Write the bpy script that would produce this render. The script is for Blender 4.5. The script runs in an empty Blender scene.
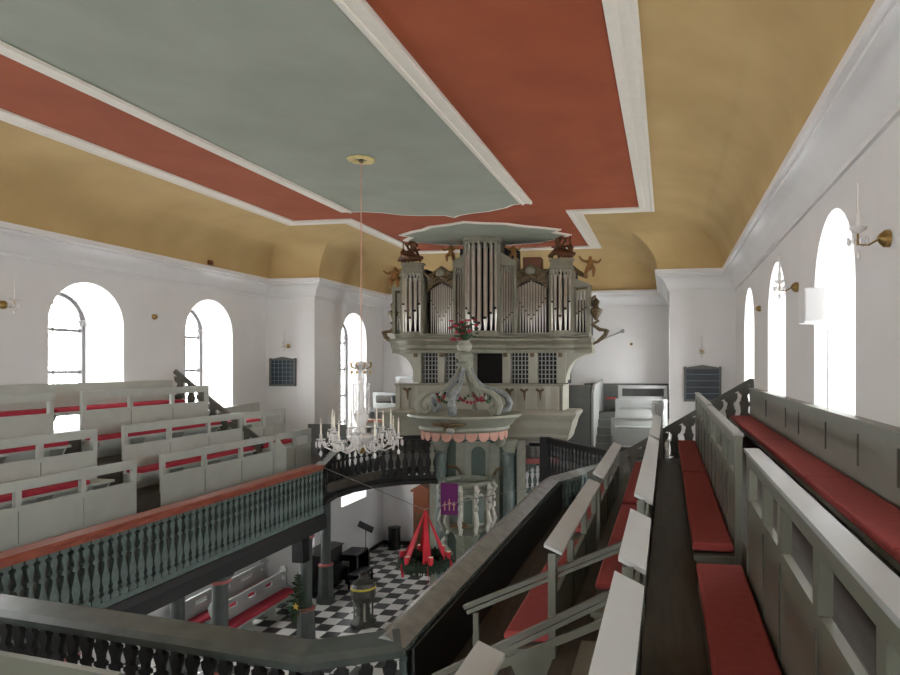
import bpy, math, random
from mathutils import Vector, Matrix, noise
R = math.radians
PI = math.pi
rnd = random.Random(7)
scn = bpy.context.scene
col = scn.collection

# ------------------------------------------------------------------ camera, sky, exposure
YAW = math.atan(106 / 640.0)
cam_d = bpy.data.cameras.new('camera')
cam = bpy.data.objects.new('camera', cam_d)
col.objects.link(cam)
cam.location = (0, 0, 0)
cam.rotation_euler = (PI / 2, 0, YAW)
cam_d.sensor_fit = 'HORIZONTAL'
cam_d.sensor_width = 36
cam_d.lens = 640 / 900 * 36
cam_d.shift_x = -(561 - 450) / 900
cam_d.shift_y = (364 - 337.5) / 900
cam_d.clip_start = 0.05
cam_d.clip_end = 300
scn.camera = cam

world = bpy.data.worlds.new('overcast_sky')
scn.world = world
world.use_nodes = True
wn = world.node_tree.nodes
wl = world.node_tree.links
bg = wn['Background']
SKY = 11.0
bg.inputs['Strength'].default_value = SKY
tc = wn.new('ShaderNodeTexCoord')
nz = wn.new('ShaderNodeTexNoise')
nz.inputs['Scale'].default_value = 2.0
cr = wn.new('ShaderNodeValToRGB')
cr.color_ramp.elements[0].color = (0.93, 0.96, 1.0, 1)
cr.color_ramp.elements[1].color = (1.0, 0.98, 0.96, 1)
wl.new(tc.outputs['Generated'], nz.inputs['Vector'])
wl.new(nz.outputs['Fac'], cr.inputs['Fac'])
wl.new(cr.outputs['Color'], bg.inputs['Color'])

scn.view_settings.view_transform = 'Standard'
scn.view_settings.look = 'None'
scn.view_settings.exposure = 0.72
scn.view_settings.gamma = 1.0
scn.view_settings.use_curve_mapping = False
try:
    scn.cycles.max_bounces = 12
    scn.cycles.diffuse_bounces = 7
    scn.cycles.glossy_bounces = 4
    scn.cycles.transparent_max_bounces = 12
    scn.cycles.sample_clamp_indirect = 6
except Exception:
    pass

# ------------------------------------------------------------------ hall dimensions (camera height is z = 0)
XL, XR = -13.85, 2.10
YB, YS, YE = -4.0, 20.4, 25.8
CL, CR = -12.0, 0.08
GZ = -7.7
CEIL = 4.28
WINY = [17.65, 13.45, 9.25, 5.05, 0.85]
WINR = [17.2, 13.0, 8.7, 4.5, 0.3]
CX = -6.03

def daylight(name, loc, rot, sx, sy):
    l = bpy.data.lights.new(name, 'AREA')
    l.shape = 'RECTANGLE'
    l.size = sx
    l.size_y = sy
    l.cycles.is_portal = True
    o = bpy.data.objects.new(name, l)
    o.location = loc
    o.rotation_euler = rot
    col.objects.link(o)
for wy in WINY:
    daylight('window_portal', (XL - 1.2, wy, -2.2), (0, -PI / 2, 0), 8.5, 2.1)
for wy in WINR:
    daylight('window_portal', (XR + 1.2, wy, -2.2), (0, PI / 2, 0), 8.5, 2.1)

for wx in (-10.2, -6.0, -1.8):  # portals of the added, unseen back windows
    daylight('window_portal', (wx, YB - 1.2, -2.2), (-PI / 2, 0, 0), 2.1, 8.5)

# ------------------------------------------------------------------ materials
def lin(c):
    return tuple(((v / 255) / 12.92 if v / 255 <= 0.04045 else ((v / 255 + 0.055) / 1.055) ** 2.4) for v in c)

def mat(name, c, rough=0.6, metal=0.0, var=0.08, scale=6.0, bump=0.0, stretch=(1, 1, 1), spec=0.5, c2=None, trans=0.0):
    m = bpy.data.materials.new(name)
    m.use_nodes = True
    n = m.node_tree.nodes
    l = m.node_tree.links
    b = n['Principled BSDF']
    b.inputs['Roughness'].default_value = rough
    b.inputs['Metallic'].default_value = metal
    b.inputs['Specular IOR Level'].default_value = spec
    b.inputs['Transmission Weight'].default_value = trans
    co = n.new('ShaderNodeTexCoord')
    mp = n.new('ShaderNodeMapping')
    mp.inputs['Scale'].default_value = stretch
    t = n.new('ShaderNodeTexNoise')
    t.inputs['Scale'].default_value = scale
    t.inputs['Detail'].default_value = 5
    r = n.new('ShaderNodeValToRGB')
    a = lin(c)
    if c2 is None:
        lo = tuple(v * (1 - var) for v in a)
        hi = tuple(min(1, v * (1 + var)) for v in a)
    else:
        lo, hi = a, lin(c2)
    r.color_ramp.elements[0].position = 0.3
    r.color_ramp.elements[1].position = 0.7
    r.color_ramp.elements[0].color = (*lo, 1)
    r.color_ramp.elements[1].color = (*hi, 1)
    l.new(co.outputs['Object'], mp.inputs['Vector'])
    l.new(mp.outputs['Vector'], t.inputs['Vector'])
    l.new(t.outputs['Fac'], r.inputs['Fac'])
    l.new(r.outputs['Color'], b.inputs['Base Color'])
    if bump:
        bp = n.new('ShaderNodeBump')
        bp.inputs['Strength'].default_value = bump
        bp.inputs['Distance'].default_value = 0.02
        l.new(t.outputs['Fac'], bp.inputs['Height'])
        l.new(bp.outputs['Normal'], b.inputs['Normal'])
    return m

M_WALL = mat('white_plaster', (222, 221, 220), 0.85, var=0.025, scale=1.2)
M_YEL = mat('ochre_ceiling', (180, 153, 102), 0.85, scale=0.9, c2=(192, 165, 115))
M_RED = mat('terracotta_ceiling', (140, 66, 36), 0.85, scale=0.8, c2=(156, 78, 44))
M_TEAL = mat('grey_green_ceiling', (140, 145, 131), 0.85, scale=0.7, c2=(153, 157, 144))
M_STUC = mat('stucco_moulding', (222, 216, 204), 0.8, var=0.03)
M_PEWL = mat('pale_grey_green_paint', (178, 182, 174), 0.5, var=0.05, scale=3)
M_PEWR = mat('grey_green_paint', (98, 99, 87), 0.38, var=0.06, scale=3)
M_GROOVE = mat('groove_shade_paint', (140, 144, 136), 0.6)
M_WAIN = mat('grey_wainscot_paint', (134, 138, 129), 0.45, var=0.05, scale=3)
M_DESK = mat('pale_grey_desk_paint', (178, 180, 177), 0.35, var=0.03, scale=3)
M_LEDGE = mat('light_grey_paint', (152, 154, 151), 0.35, var=0.03, scale=3)
M_GREEN = mat('dark_green_paint', (84, 98, 93), 0.5, var=0.3, scale=9)
M_COL = mat('column_paint', (60, 66, 63), 0.45, var=0.15, scale=5)
M_RAIL_LIT = mat('window_lit_rail_paint', (124, 128, 124), 0.25, var=0.2, scale=5)  # dark rail paint made paler, window light put into the colour
M_DGREY = mat('dark_grey_green_paint', (72, 79, 75), 0.26, var=0.15, scale=4)
M_BLACK = mat('black_paint', (13, 13, 13), 0.6, var=0.2, scale=5)
M_STAIR = mat('olive_grey_paint', (88, 87, 78), 0.45, var=0.1)
M_REDW = mat('red_brown_wood', (120, 52, 38), 0.4, scale=8, stretch=(3, 0.35, 3), c2=(160, 88, 66))
M_CUSH = mat('red_cushion_cloth', (152, 64, 62), 0.9, var=0.1, scale=14, bump=0.2)
M_CUSHL = mat('crimson_cushion_cloth', (176, 48, 66), 0.9, var=0.1, scale=14, bump=0.2)
M_FLOORW = mat('dark_brown_boards', (52, 47, 40), 0.5, scale=3, stretch=(5, 0.5, 1), c2=(76, 70, 60))
M_PINK = mat('pink_paint', (196, 148, 132), 0.6, var=0.05)
M_REDRING = mat('red_ring_paint', (150, 84, 80), 0.6)
M_ORG = mat('organ_grey_green', (126, 123, 106), 0.45, var=0.08, scale=4)
M_ORGL = mat('organ_light_grey', (156, 154, 140), 0.5, var=0.06, scale=4)
M_PIPE = mat('tin_pipe_metal', (196, 192, 184), 0.28, metal=0.85, var=0.08, scale=3)
M_GOLD = mat('gilding', (140, 100, 52), 0.4, metal=0.35, var=0.15)
M_BRONZE = mat('brown_gilded_wood', (92, 56, 30), 0.4, metal=0.2, var=0.3, scale=12)
M_CARVE = mat('dark_carving', (64, 54, 40), 0.5, scale=14, c2=(112, 92, 56))
M_PULD = mat('pulpit_dark_grey', (122, 126, 112), 0.4, var=0.2, scale=8)  # darker grey of the pulpit basket
M_MARB = mat('green_marbled_column', (58, 76, 74), 0.3, scale=5, c2=(128, 140, 134), stretch=(1, 1, 0.3))
M_PULP = mat('pulpit_grey', (146, 148, 134), 0.4, var=0.08, scale=6)
M_PULG = mat('pulpit_green', (70, 86, 77), 0.45, var=0.12, scale=6)
M_BLUEG = mat('blue_grey_scroll', (128, 134, 134), 0.4, var=0.35, scale=9)
M_PURPLE = mat('purple_cloth', (96, 24, 92), 0.85, var=0.1)
M_SILVER = mat('silver', (188, 186, 176), 0.4, var=0.2, scale=12)
M_BLK2 = mat('black_lacquer', (18, 18, 18), 0.25, var=0.2)
M_WHITEP = mat('white_plastic', (226, 226, 226), 0.5, var=0.01)
M_GRILLE = mat('speaker_grille', (222, 222, 222), 0.8, var=0.06, scale=120)
M_WOODC = mat('orange_brown_wood', (104, 54, 28), 0.45, scale=6, stretch=(4, 4, 0.5), c2=(132, 72, 38))
M_RIB = mat('red_ribbon', (186, 18, 42), 0.55, var=0.06)
M_FIR = mat('fir_green', (22, 44, 26), 0.8, var=0.3)
M_LEAF = mat('leaf_green', (46, 74, 44), 0.7, var=0.3)
M_FLOW = mat('red_flower', (150, 44, 56), 0.7, var=0.3, scale=20)
M_STAR = mat('straw_star', (212, 176, 70), 0.6)
M_BRASS = mat('brass', (160, 134, 84), 0.35, metal=0.9)
M_CORD = mat('pale_cord', (196, 150, 130), 0.7)
M_WIRE = mat('steel_wire', (140, 140, 136), 0.4, metal=0.6)
M_CAND = mat('ivory_candle', (236, 230, 214), 0.5)
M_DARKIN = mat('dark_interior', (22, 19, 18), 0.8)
M_WINF = mat('grey_window_bar', (110, 108, 108), 0.5)
M_STONE = mat('dark_stone', (44, 44, 40), 0.35, scale=9, c2=(74, 74, 66), bump=0.3)
M_YBAND = mat('yellow_band', (196, 176, 60), 0.5)
M_SLATE = mat('blue_black_board', (30, 38, 48), 0.3, var=0.2)
M_GRID = mat('pale_blue_slat', (112, 134, 146), 0.5)
M_BOARDF = mat('grey_frame', (92, 95, 92), 0.5)

def glass_mat(name, tint, gl, rough=0.05):
    m = bpy.data.materials.new(name)
    m.use_nodes = True
    n = m.node_tree.nodes
    l = m.node_tree.links
    n.remove(n['Principled BSDF'])
    t = n.new('ShaderNodeBsdfTransparent')
    t.inputs['Color'].default_value = (*tint, 1)
    g = n.new('ShaderNodeBsdfGlossy')
    g.inputs['Roughness'].default_value = rough
    g.inputs['Color'].default_value = (1, 1, 1, 1)
    x = n.new('ShaderNodeMixShader')
    x.inputs['Fac'].default_value = gl
    l.new(t.outputs[0], x.inputs[1])
    l.new(g.outputs[0], x.inputs[2])
    l.new(x.outputs[0], n['Material Output'].inputs['Surface'])
    return m
M_GLASS = glass_mat('window_glass', (0.97, 0.98, 0.98), 0.05)

def crystal_mat():
    m = mat('crystal', (236, 234, 232), 0.08, var=0.02)
    n = m.node_tree.nodes
    l = m.node_tree.links
    t = n.new('ShaderNodeBsdfTransparent')
    x = n.new('ShaderNodeMixShader')
    x.inputs['Fac'].default_value = 0.72
    l.new(t.outputs[0], x.inputs[1])
    l.new(n['Principled BSDF'].outputs[0], x.inputs[2])
    l.new(x.outputs[0], n['Material Output'].inputs['Surface'])
    return m
M_CRYS = crystal_mat()
M_PALEG = mat('pale_gilding', (206, 188, 128), 0.5, var=0.15)

def checker_mat():
    m = bpy.data.materials.new('checkered_tiles')
    m.use_nodes = True
    n = m.node_tree.nodes
    l = m.node_tree.links
    b = n['Principled BSDF']
    b.inputs['Roughness'].default_value = 0.35
    co = n.new('ShaderNodeTexCoord')
    ch = n.new('ShaderNodeTexChecker')
    ch.inputs['Scale'].default_value = 1 / 0.46
    ch.inputs['Color1'].default_value = (*lin((236, 235, 230)), 1)
    ch.inputs['Color2'].default_value = (*lin((50, 50, 50)), 1)
    nz = n.new('ShaderNodeTexNoise')
    nz.inputs['Scale'].default_value = 3
    mx = n.new('ShaderNodeMix')
    mx.data_type = 'RGBA'
    mx.blend_type = 'MULTIPLY'
    mx.inputs['Factor'].default_value = 0.1
    mp = n.new('ShaderNodeMapping')
    mp.inputs['Location'].default_value = (0.1, 0.05, 0.2)
    l.new(co.outputs['Object'], mp.inputs['Vector'])
    l.new(mp.outputs['Vector'], ch.inputs['Vector'])
    l.new(ch.outputs['Color'], mx.inputs['A'])
    l.new(nz.outputs['Fac'], mx.inputs['B'])
    l.new(mx.outputs['Result'], b.inputs['Base Color'])
    return m
M_TILE = checker_mat()

# ------------------------------------------------------------------ mesh helpers
ORG = {}

class MB:
    def __init__(s):
        s.v = []
        s.f = []
    def add(s, vs, fs):
        b = len(s.v)
        s.v += [tuple(p) for p in vs]
        s.f += [tuple(i + b for i in f) for f in fs]
        return s
    def box(s, x0, x1, y0, y1, z0, z1):
        x0, x1 = min(x0, x1), max(x0, x1)
        y0, y1 = min(y0, y1), max(y0, y1)
        z0, z1 = min(z0, z1), max(z0, z1)
        return s.add([(x0, y0, z0), (x1, y0, z0), (x1, y1, z0), (x0, y1, z0), (x0, y0, z1), (x1, y0, z1), (x1, y1, z1), (x0, y1, z1)],
                     [(3, 2, 1, 0), (4, 5, 6, 7), (0, 1, 5, 4), (1, 2, 6, 5), (2, 3, 7, 6), (3, 0, 4, 7)])
    def rbox(s, x0, x1, y0, y1, z0, z1, r=0.03):
        # box with softened top edges, like a cushion
        pts = []
        for (z, i) in ((z0, r * .5), (z0 + r, 0), (z1 - r, 0), (z1 - r * .3, r * .35), (z1, r)):
            pts.append([(x0 + i, y0 + i, z), (x1 - i, y0 + i, z), (x1 - i, y1 - i, z), (x0 + i, y1 - i, z)])
        vs = [p for ring in pts for p in ring]
        fs = [(3, 2, 1, 0)]
        for k in range(len(pts) - 1):
            for j in range(4):
                fs.append((k * 4 + j, k * 4 + (j + 1) % 4, k * 4 + 4 + (j + 1) % 4, k * 4 + 4 + j))
        t = (len(pts) - 1) * 4
        fs.append((t, t + 1, t + 2, t + 3))
        return s.add(vs, fs)
    def beam(s, a, b, w, h, up=(0, 0, 1)):
        a, b = Vector(a), Vector(b)
        d = (b - a).normalized()
        if abs(d.dot(Vector(up).normalized())) > .995:
            up = (0, 1, 0) if abs(d.y) < .9 else (1, 0, 0)
        sd = d.cross(Vector(up)).normalized()
        u = sd.cross(d).normalized()
        c = [(-w / 2, -h / 2), (w / 2, -h / 2), (w / 2, h / 2), (-w / 2, h / 2)]
        vs = [a + sd * p + u * q for p, q in c] + [b + sd * p + u * q for p, q in c]
        return s.add(vs, [(3, 2, 1, 0), (4, 5, 6, 7), (0, 1, 5, 4), (1, 2, 6, 5), (2, 3, 7, 6), (3, 0, 4, 7)])
    def prism(s, pts, f, a, b):
        # pts: 2D outline; f(p, q, t) -> xyz; extruded from t=a to t=b
        n = len(pts)
        vs = [f(p, q, a) for p, q in pts] + [f(p, q, b) for p, q in pts]
        fs = [tuple(range(n)), tuple(range(2 * n - 1, n - 1, -1))]
        for i in range(n):
            j = (i + 1) % n
            fs.append((i, j, n + j, n + i))
        return s.add(vs, fs)
    def lathe(s, prof, c=(0, 0, 0), seg=16, sx=1, sy=1, a0=0, a1=2 * PI):
        full = abs(a1 - a0 - 2 * PI) < 1e-6
        m = seg if full else seg + 1
        vs = []
        for r, z in prof:
            for k in range(m):
                a = a0 + (a1 - a0) * k / seg
                vs.append((c[0] + r * math.cos(a) * sx, c[1] + r * math.sin(a) * sy, c[2] + z))
        fs = []
        for i in range(len(prof) - 1):
            for k in range(seg):
                j = (k + 1) % m
                fs.append((i * m + k, i * m + j, i * m + m + j, i * m + m + k))
        if full:
            if prof[0][0] > 1e-4:
                fs.append(tuple(range(m - 1, -1, -1)))
            if prof[-1][0] > 1e-4:
                t = (len(prof) - 1) * m
                fs.append(tuple(range(t, t + m)))
        return s.add(vs, fs)
    def tube(s, pts, r, seg=8, flat=1.0):
        pts = [Vector(p) for p in pts]
        n = len(pts)
        rr = r if isinstance(r, (list, tuple)) else [r] * n
        vs = []
        prev = None
        for i, p in enumerate(pts):
            d = (pts[min(i + 1, n - 1)] - pts[max(i - 1, 0)])
            d = d.normalized() if d.length > 1e-9 else Vector((0, 0, 1))
            ref = Vector((0, 0, 1)) if abs(d.z) < 0.95 else Vector((0, 1, 0))
            if prev is None:
                u = d.cross(ref).normalized()
            else:
                u = (prev - d * prev.dot(d))
                u = u.normalized() if u.length > 1e-6 else d.cross(ref).normalized()
            prev = u
            w = d.cross(u)
            for k in range(seg):
                a = 2 * PI * k / seg
                vs.append(p + u * math.cos(a) * rr[i] + w * math.sin(a) * rr[i] * flat)
        fs = []
        for i in range(n - 1):
            for k in range(seg):
                j = (k + 1) % seg
                fs.append((i * seg + k, i * seg + j, i * seg + seg + j, i * seg + seg + k))
        fs.append(tuple(range(seg - 1, -1, -1)))
        fs.append(tuple(range((n - 1) * seg, n * seg)))
        return s.add(vs, fs)
    def ball(s, c, r, seg=10, sx=1, sy=1, sz=1):
        prof = [(math.sin(PI * i / 8) * r, -math.cos(PI * i / 8) * r * sz) for i in range(9)]
        return s.lathe(prof, c, seg, sx, sy)
    def build(s, name, m, parent=None, smooth=False, recalc=True):
        me = bpy.data.meshes.new(name)
        if parent is None:
            xs = [p[0] for p in s.v]
            ys = [p[1] for p in s.v]
            zs = [p[2] for p in s.v]
            o0 = Vector(((min(xs) + max(xs)) / 2, (min(ys) + max(ys)) / 2, min(zs)))
        else:
            o0 = ORG[parent.name]
        me.from_pydata([(p[0] - o0[0], p[1] - o0[1], p[2] - o0[2]) for p in s.v], [], s.f)
        me.materials.append(m)
        if recalc:
            import bmesh
            bm = bmesh.new()
            bm.from_mesh(me)
            bmesh.ops.recalc_face_normals(bm, faces=bm.faces)
            bm.to_mesh(me)
            bm.free()
        me.update()
        if smooth:
            for p in me.polygons:
                p.use_smooth = True
            try:
                me.set_sharp_from_angle(angle=R(38))
            except Exception:
                pass
        o = bpy.data.objects.new(name, me)
        col.objects.link(o)
        if parent is None:
            o.location = o0
        else:
            o.parent = parent
        ORG[o.name] = o0
        return o

def tag(o, label=None, cat=None, group=None, kind=None):
    if label:
        o['label'] = label
    if cat:
        o['category'] = cat
    if group:
        o['group'] = group
    if kind:
        o['kind'] = kind
    return o

def thing(name, label, cat, loc, group=None):
    o = bpy.data.objects.new(name, None)
    o.empty_display_size = 0.2
    col.objects.link(o)
    o.location = loc
    ORG[o.name] = Vector(loc)
    return tag(o, label, cat, group)

def struct(o):
    o['kind'] = 'structure'
    return o

def copy_tree(o, parent=None, loc=None, rotz=None, delta=None):
    c = o.copy()
    col.objects.link(c)
    if parent is not None:
        c.parent = parent
    if loc is not None:
        c.location = loc
    if delta is not None:
        c.location = o.location + Vector(delta)
    if rotz is not None:
        c.rotation_euler = (0, 0, rotz)
    for ch in [x for x in o.children]:
        copy_tree(ch, c)
    return c

def bez(p0, p1, p2, p3, n=10):
    out = []
    for i in range(n + 1):
        t = i / n
        out.append(tuple((1 - t) ** 3 * a + 3 * (1 - t) ** 2 * t * b + 3 * (1 - t) * t * t * c + t ** 3 * d for a, b, c, d in zip(p0, p1, p2, p3)))
    return out

def spiral(c, r0, r1, a0, a1, n, ax='xz', off=0):
    out = []
    for i in range(n + 1):
        t = i / n
        a = a0 + (a1 - a0) * t
        r = r0 + (r1 - r0) * t
        if ax == 'xz':
            out.append((c[0] + r * math.cos(a), c[1] + off, c[2] + r * math.sin(a)))
        else:
            out.append((c[0] + r * math.cos(a), c[1] + r * math.sin(a), c[2]))
    return out

# ------------------------------------------------------------------ setting: walls with tall arched windows
Z0, ZT = GZ, CEIL + 0.4
SILL, SPR = -6.4, 0.96     # window sill, lowered to brighten the ground floor, and springing of the arch
WH = 1.02                  # half width

def arch_outline(c, hw, sill, spr, n=16):
    pts = [(c - hw, sill)]
    for i in range(n + 1):
        a = PI - PI * i / n
        pts.append((c + hw * math.cos(a), spr + hw * math.sin(a)))
    pts.append((c + hw, sill))
    return pts

def window_wall(name, f, s0, s1, wins, depth=1.05, gname='window', SILL=SILL):
    """f(s, z, d) maps along-wall, height and outward depth to xyz"""
    mb = MB()
    cuts = [s0]
    for c in sorted(wins):
        cuts += [c - WH, c + WH]
    cuts.append(s1)
    for i in range(0, len(cuts), 2):
        mb.add([f(cuts[i], Z0, 0), f(cuts[i + 1], Z0, 0), f(cuts[i + 1], ZT, 0), f(cuts[i], ZT, 0)], [(0, 1, 2, 3)])
    for c in wins:
        mb.add([f(c - WH, Z0, 0), f(c + WH, Z0, 0), f(c + WH, SILL, 0), f(c - WH, SILL, 0)], [(0, 1, 2, 3)])
        o = arch_outline(c, WH, SILL, SPR)
        q = arch_outline(c, WH * 0.78, SILL + 0.1, SPR)
        n = len(o)
        for i in range(1, n - 2):
            a, b = o[i], o[i + 1]
            mb.add([f(a[0], a[1], 0), f(b[0], b[1], 0), f(b[0], ZT, 0), f(a[0], ZT, 0)], [(0, 1, 2, 3)])
        for i in range(n):
            a, b = o[i], o[(i + 1) % n]
            a2, b2 = q[i], q[(i + 1) % n]
            mb.add([f(a[0], a[1], 0), f(b[0], b[1], 0), f(b2[0], b2[1], depth), f(a2[0], a2[1], depth)], [(0, 1, 2, 3)])
    w = struct(mb.build(name, M_WALL))
    # glazed casements
    for c in wins:
        q = arch_outline(c, WH * 0.78, SILL + 0.1, SPR)
        fr = MB()
        n = len(q)
        for i in range(n):
            a, b = q[i], q[(i + 1) % n]
            fr.beam(f(a[0], a[1], depth - .04), f(b[0], b[1], depth - .06), 0.12, 0.12)
        hw = WH * .78
        fr.beam(f(c, SILL + .1, depth - .04), f(c, SPR + hw, depth - .04), 0.025, 0.03, up=(0.3, 1, 0.01))
        zz = SILL + 0.95
        while zz < SPR + .1:
            fr.beam(f(c - hw, zz, depth - .04), f(c + hw, zz, depth - .04), 0.06, 0.07)
            zz += 1.05
        wo = struct(fr.build('%s_%d' % (gname, WN[0]), M_WINF))
        WN[0] += 1
        gl = MB()
        gl.add([f(p, z, depth - .01) for p, z in q], [tuple(range(n))])
        gl.build('pane', M_GLASS, wo, recalc=False)
        ld = MB()
        k = -4
        for k in range(-4, 5):
            s_ = c + k * hw / 4.6
            top = SPR + math.sqrt(max(0, hw * hw - (k * hw / 4.6) ** 2))
            ld.beam(f(s_, SILL + .1, depth - .03), f(s_, top, depth - .03), 0.012, 0.012, up=(0, 1, 0.01))
        zz = SILL + .28
        while zz < SPR + hw - .1:
            h = hw if zz < SPR else math.sqrt(max(0, hw * hw - (zz - SPR) ** 2))
            ld.beam(f(c - h, zz, depth - .03), f(c + h, zz, depth - .03), 0.012, 0.012)
            zz += .21
        ld.build('leading', M_WINF, wo)
    return w
WN = [1]
window_wall('wall_left', lambda s, z, d: (XL - d, s, z), YB, YS, WINY)
window_wall('wall_right', lambda s, z, d: (XR + d, s, z), YB, YS, WINR)
window_wall('wall_chancel_left', lambda s, z, d: (CL - d * .8, s, z), YS, YE, [23.25], SILL=-5.36)
window_wall('wall_chancel_right', lambda s, z, d: (CR + d * .8, s, z), YS, YE, [23.25], SILL=-5.36)
struct(MB().box(XL, CL, YS, YS + .01, Z0, ZT).build('wall_step_left', M_WALL))
struct(MB().box(CR, XR, YS, YS + .01, Z0, ZT).build('wall_step_right', M_WALL))
struct(MB().box(CL, CR, YE, YE + .1, Z0, ZT).build('wall_far', M_WALL))
window_wall('wall_back_added_windows', lambda s, z, d: (s, YB - d, z), XL, XR, [-10.2, -6.0, -1.8])  # unseen windows behind the camera, added to daylight the organ and floor
struct(MB().box(XL - .5, XR + .5, YB, YE + .5, GZ - .1, GZ).build('floor', M_TILE))
struct(MB().box(XL - 1, XR + 1, YB - 1, YE + 1, CEIL + .45, CEIL + .5).build('ceiling_backing', M_WALL))
struct(MB().box(CL, CL + .03, YS, YE, GZ, GZ + .16).box(CL, -8.0, YE - .03, YE, GZ, GZ + .16).build('baseboard_chancel', M_BLACK))

# ceiling: profile swept round the room
PATH = [(XL, YB), (XL, YS), (CL, YS), (CL, YE), (CR, YE), (CR, YS), (XR, YS), (XR, YB)]
def inset(d):
    n = len(PATH)
    out = []
    for i in range(n):
        p0, p1, p2 = Vector(PATH[i - 1]), Vector(PATH[i]), Vector(PATH[(i + 1) % n])
        d1 = (p1 - p0).normalized()
        d2 = (p2 - p1).normalized()
        n1 = Vector((d1.y, -d1.x))
        n2 = Vector((d2.y, -d2.x))
        m = (n1 + n2)
        m = m / (1 + n1.dot(n2))
        out.append(p1 + m * d)
    return out
def sweep(prof, name, m, smooth=True):
    mb = MB()
    rings = [[(p.x, p.y, z) for p in inset(d)] for d, z in prof]
    n = len(PATH)
    for a, b in zip(rings[:-1], rings[1:]):
        for i in range(n):
            j = (i + 1) % n
            mb.add([a[i], a[j], b[j], b[i]], [(0, 1, 2, 3)])
    import bmesh
    o = mb.build(name, m, None, False, False)
    bm = bmesh.new()
    bm.from_mesh(o.data)
    bmesh.ops.remove_doubles(bm, verts=bm.verts, dist=1e-4)
    bm.to_mesh(o.data)
    bm.free()
    if smooth:
        for p in o.data.polygons:
            p.use_smooth = True
        o.data.set_sharp_from_angle(angle=R(35))
    return struct(o)
cov = []
for i in range(15):
    a = PI / 2 * i / 14
    cov.append((0.38 + 2.12 * (1 - math.cos(a)), 2.93 + (CEIL - 2.93) * math.sin(a)))
sweep(cov, 'ceiling_cove', M_YEL)
sweep([(0, 2.28), (.05, 2.28), (.05, 2.36), (.09, 2.40), (.12, 2.5), (.2, 2.62), (.32, 2.71), (.38, 2.73), (.38, 2.78), (.45, 2.8), (.45, 2.92), (.38, 2.93)], 'trim_cornice', M_WALL)
sweep([(2.44, CEIL), (2.44, CEIL - .05), (2.50, CEIL - .06), (2.54, CEIL - .03), (2.68, CEIL - .03), (2.72, CEIL - .06), (2.8, CEIL - .06), (2.85, CEIL - .04), (2.85, CEIL)], 'trim_ceiling', M_STUC)
fl = [(p.x, p.y) for p in inset(2.5)]
struct(MB().add([(x, y, CEIL) for x, y in fl], [(7, 0, 1, 6), (2, 3, 4, 5), (1, 2, 5, 6)]).build('ceiling', M_RED, None, False, False))

def plate(pts, z0, z1, name, m):
    return struct(MB().prism(pts, lambda p, q, t: (p, q, t), z0, z1).build(name, m))
teal = [(-3.5, YB + 3), (-3.5, 16.5), (-4.05, 16.68), (-4.3, 16.95), (-4.88, 17.28), (-5.5, 17.45), (-5.85, 17.62), (-6.1, 17.86), (-6.3, 17.55), (-7.0, 17.46), (-7.5, 17.3), (-7.9, 16.95), (-8.4, 16.75), (-8.9, 16.73), (-8.95, YB + 3)]
def shrink(pts, d):
    n = len(pts)
    out = []
    for i in range(n):
        p0, p1, p2 = Vector(pts[i - 1]), Vector(pts[i]), Vector(pts[(i + 1) % n])
        d1 = (p1 - p0).normalized()
        d2 = (p2 - p1).normalized()
        n1 = Vector((-d1.y, d1.x))
        n2 = Vector((-d2.y, d2.x))
        k = (n1 + n2) / max(.45, 1 + n1.dot(n2))
        out.append(tuple(p1 + k * d))
    return out
plate(teal, CEIL - .03, CEIL, 'trim_teal_panel', M_STUC)
t2 = shrink(teal, .09)
plate(t2, CEIL - .04, CEIL - .02, 'ceiling_panel', M_TEAL)
struct(MB().box(-3.83, -3.5, YB + 3, 16.5, CEIL - .06, CEIL - .02).box(-3.78, -3.72, YB + 3, 16.5, CEIL - .09, CEIL - .02).box(-3.57, -3.51, YB + 3, 16.5, CEIL - .08, CEIL - .02)
       .box(-8.95, -8.62, YB + 3, 16.6, CEIL - .06, CEIL - .02).box(-8.7, -8.64, YB + 3, 16.6, CEIL - .09, CEIL - .02).build('trim_panel_border', M_STUC))
med = [(-9.0, 20.9), (-8.5, 20.35), (-8.75, 20.0), (-8.1, 19.5), (-7.7, 19.3), (-7.3, 18.91), (-6.6, 18.68), (-6.03, 18.42), (-5.4, 18.68), (-4.8, 18.85), (-4.3, 19.3), (-3.95, 19.5), (-3.3, 20.0), (-3.55, 20.35), (-3.1, 20.9), (-3.6, 21.4), (-4.4, 22.0), (-6.03, 22.4), (-7.6, 22.0), (-8.5, 21.4)]
plate(med, CEIL - .04, CEIL, 'trim_medallion', M_STUC)
plate(shrink(med, .13), CEIL - .05, CEIL - .03, 'ceiling_medallion', M_TEAL)

# galleries: stepped floors
YG = 16.2
def tiers(name, lev, y0, y1, zb=-4.4):
    mb = MB()
    for x0, x1, z in lev:
        mb.box(x0, x1, y0, y1, zb, z)
    return struct(mb.build(name, M_FLOORW))
tiers('floor_right_gallery', [(.74, XR, -1.75), (-.2, .74, -2.35), (-1.05, -.2, -2.75), (-1.75, -1.05, -3.1), (-2.66, -1.75, -3.5)], YB, YG)
tiers('floor_left_gallery', [(XL, -12.6, -1.5), (-12.6, -11.56, -2.1), (-11.56, -10.64, -2.75), (-10.64, -9.4, -3.1)], YB, YG)
struct(MB().box(XL, -9.5, YG, YS, -3.85, -3.1).build('floor_left_landing', M_FLOORW))
struct(MB().prism([(-2.66, YG), (XR, YG), (XR, YS), (-1.3, YS), (-1.64, 17.7), (-2.66, YG - .9)], lambda p, q, t: (p, q, t), -4.4, -3.3).build('floor_right_landing', M_FLOORW))
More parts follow.
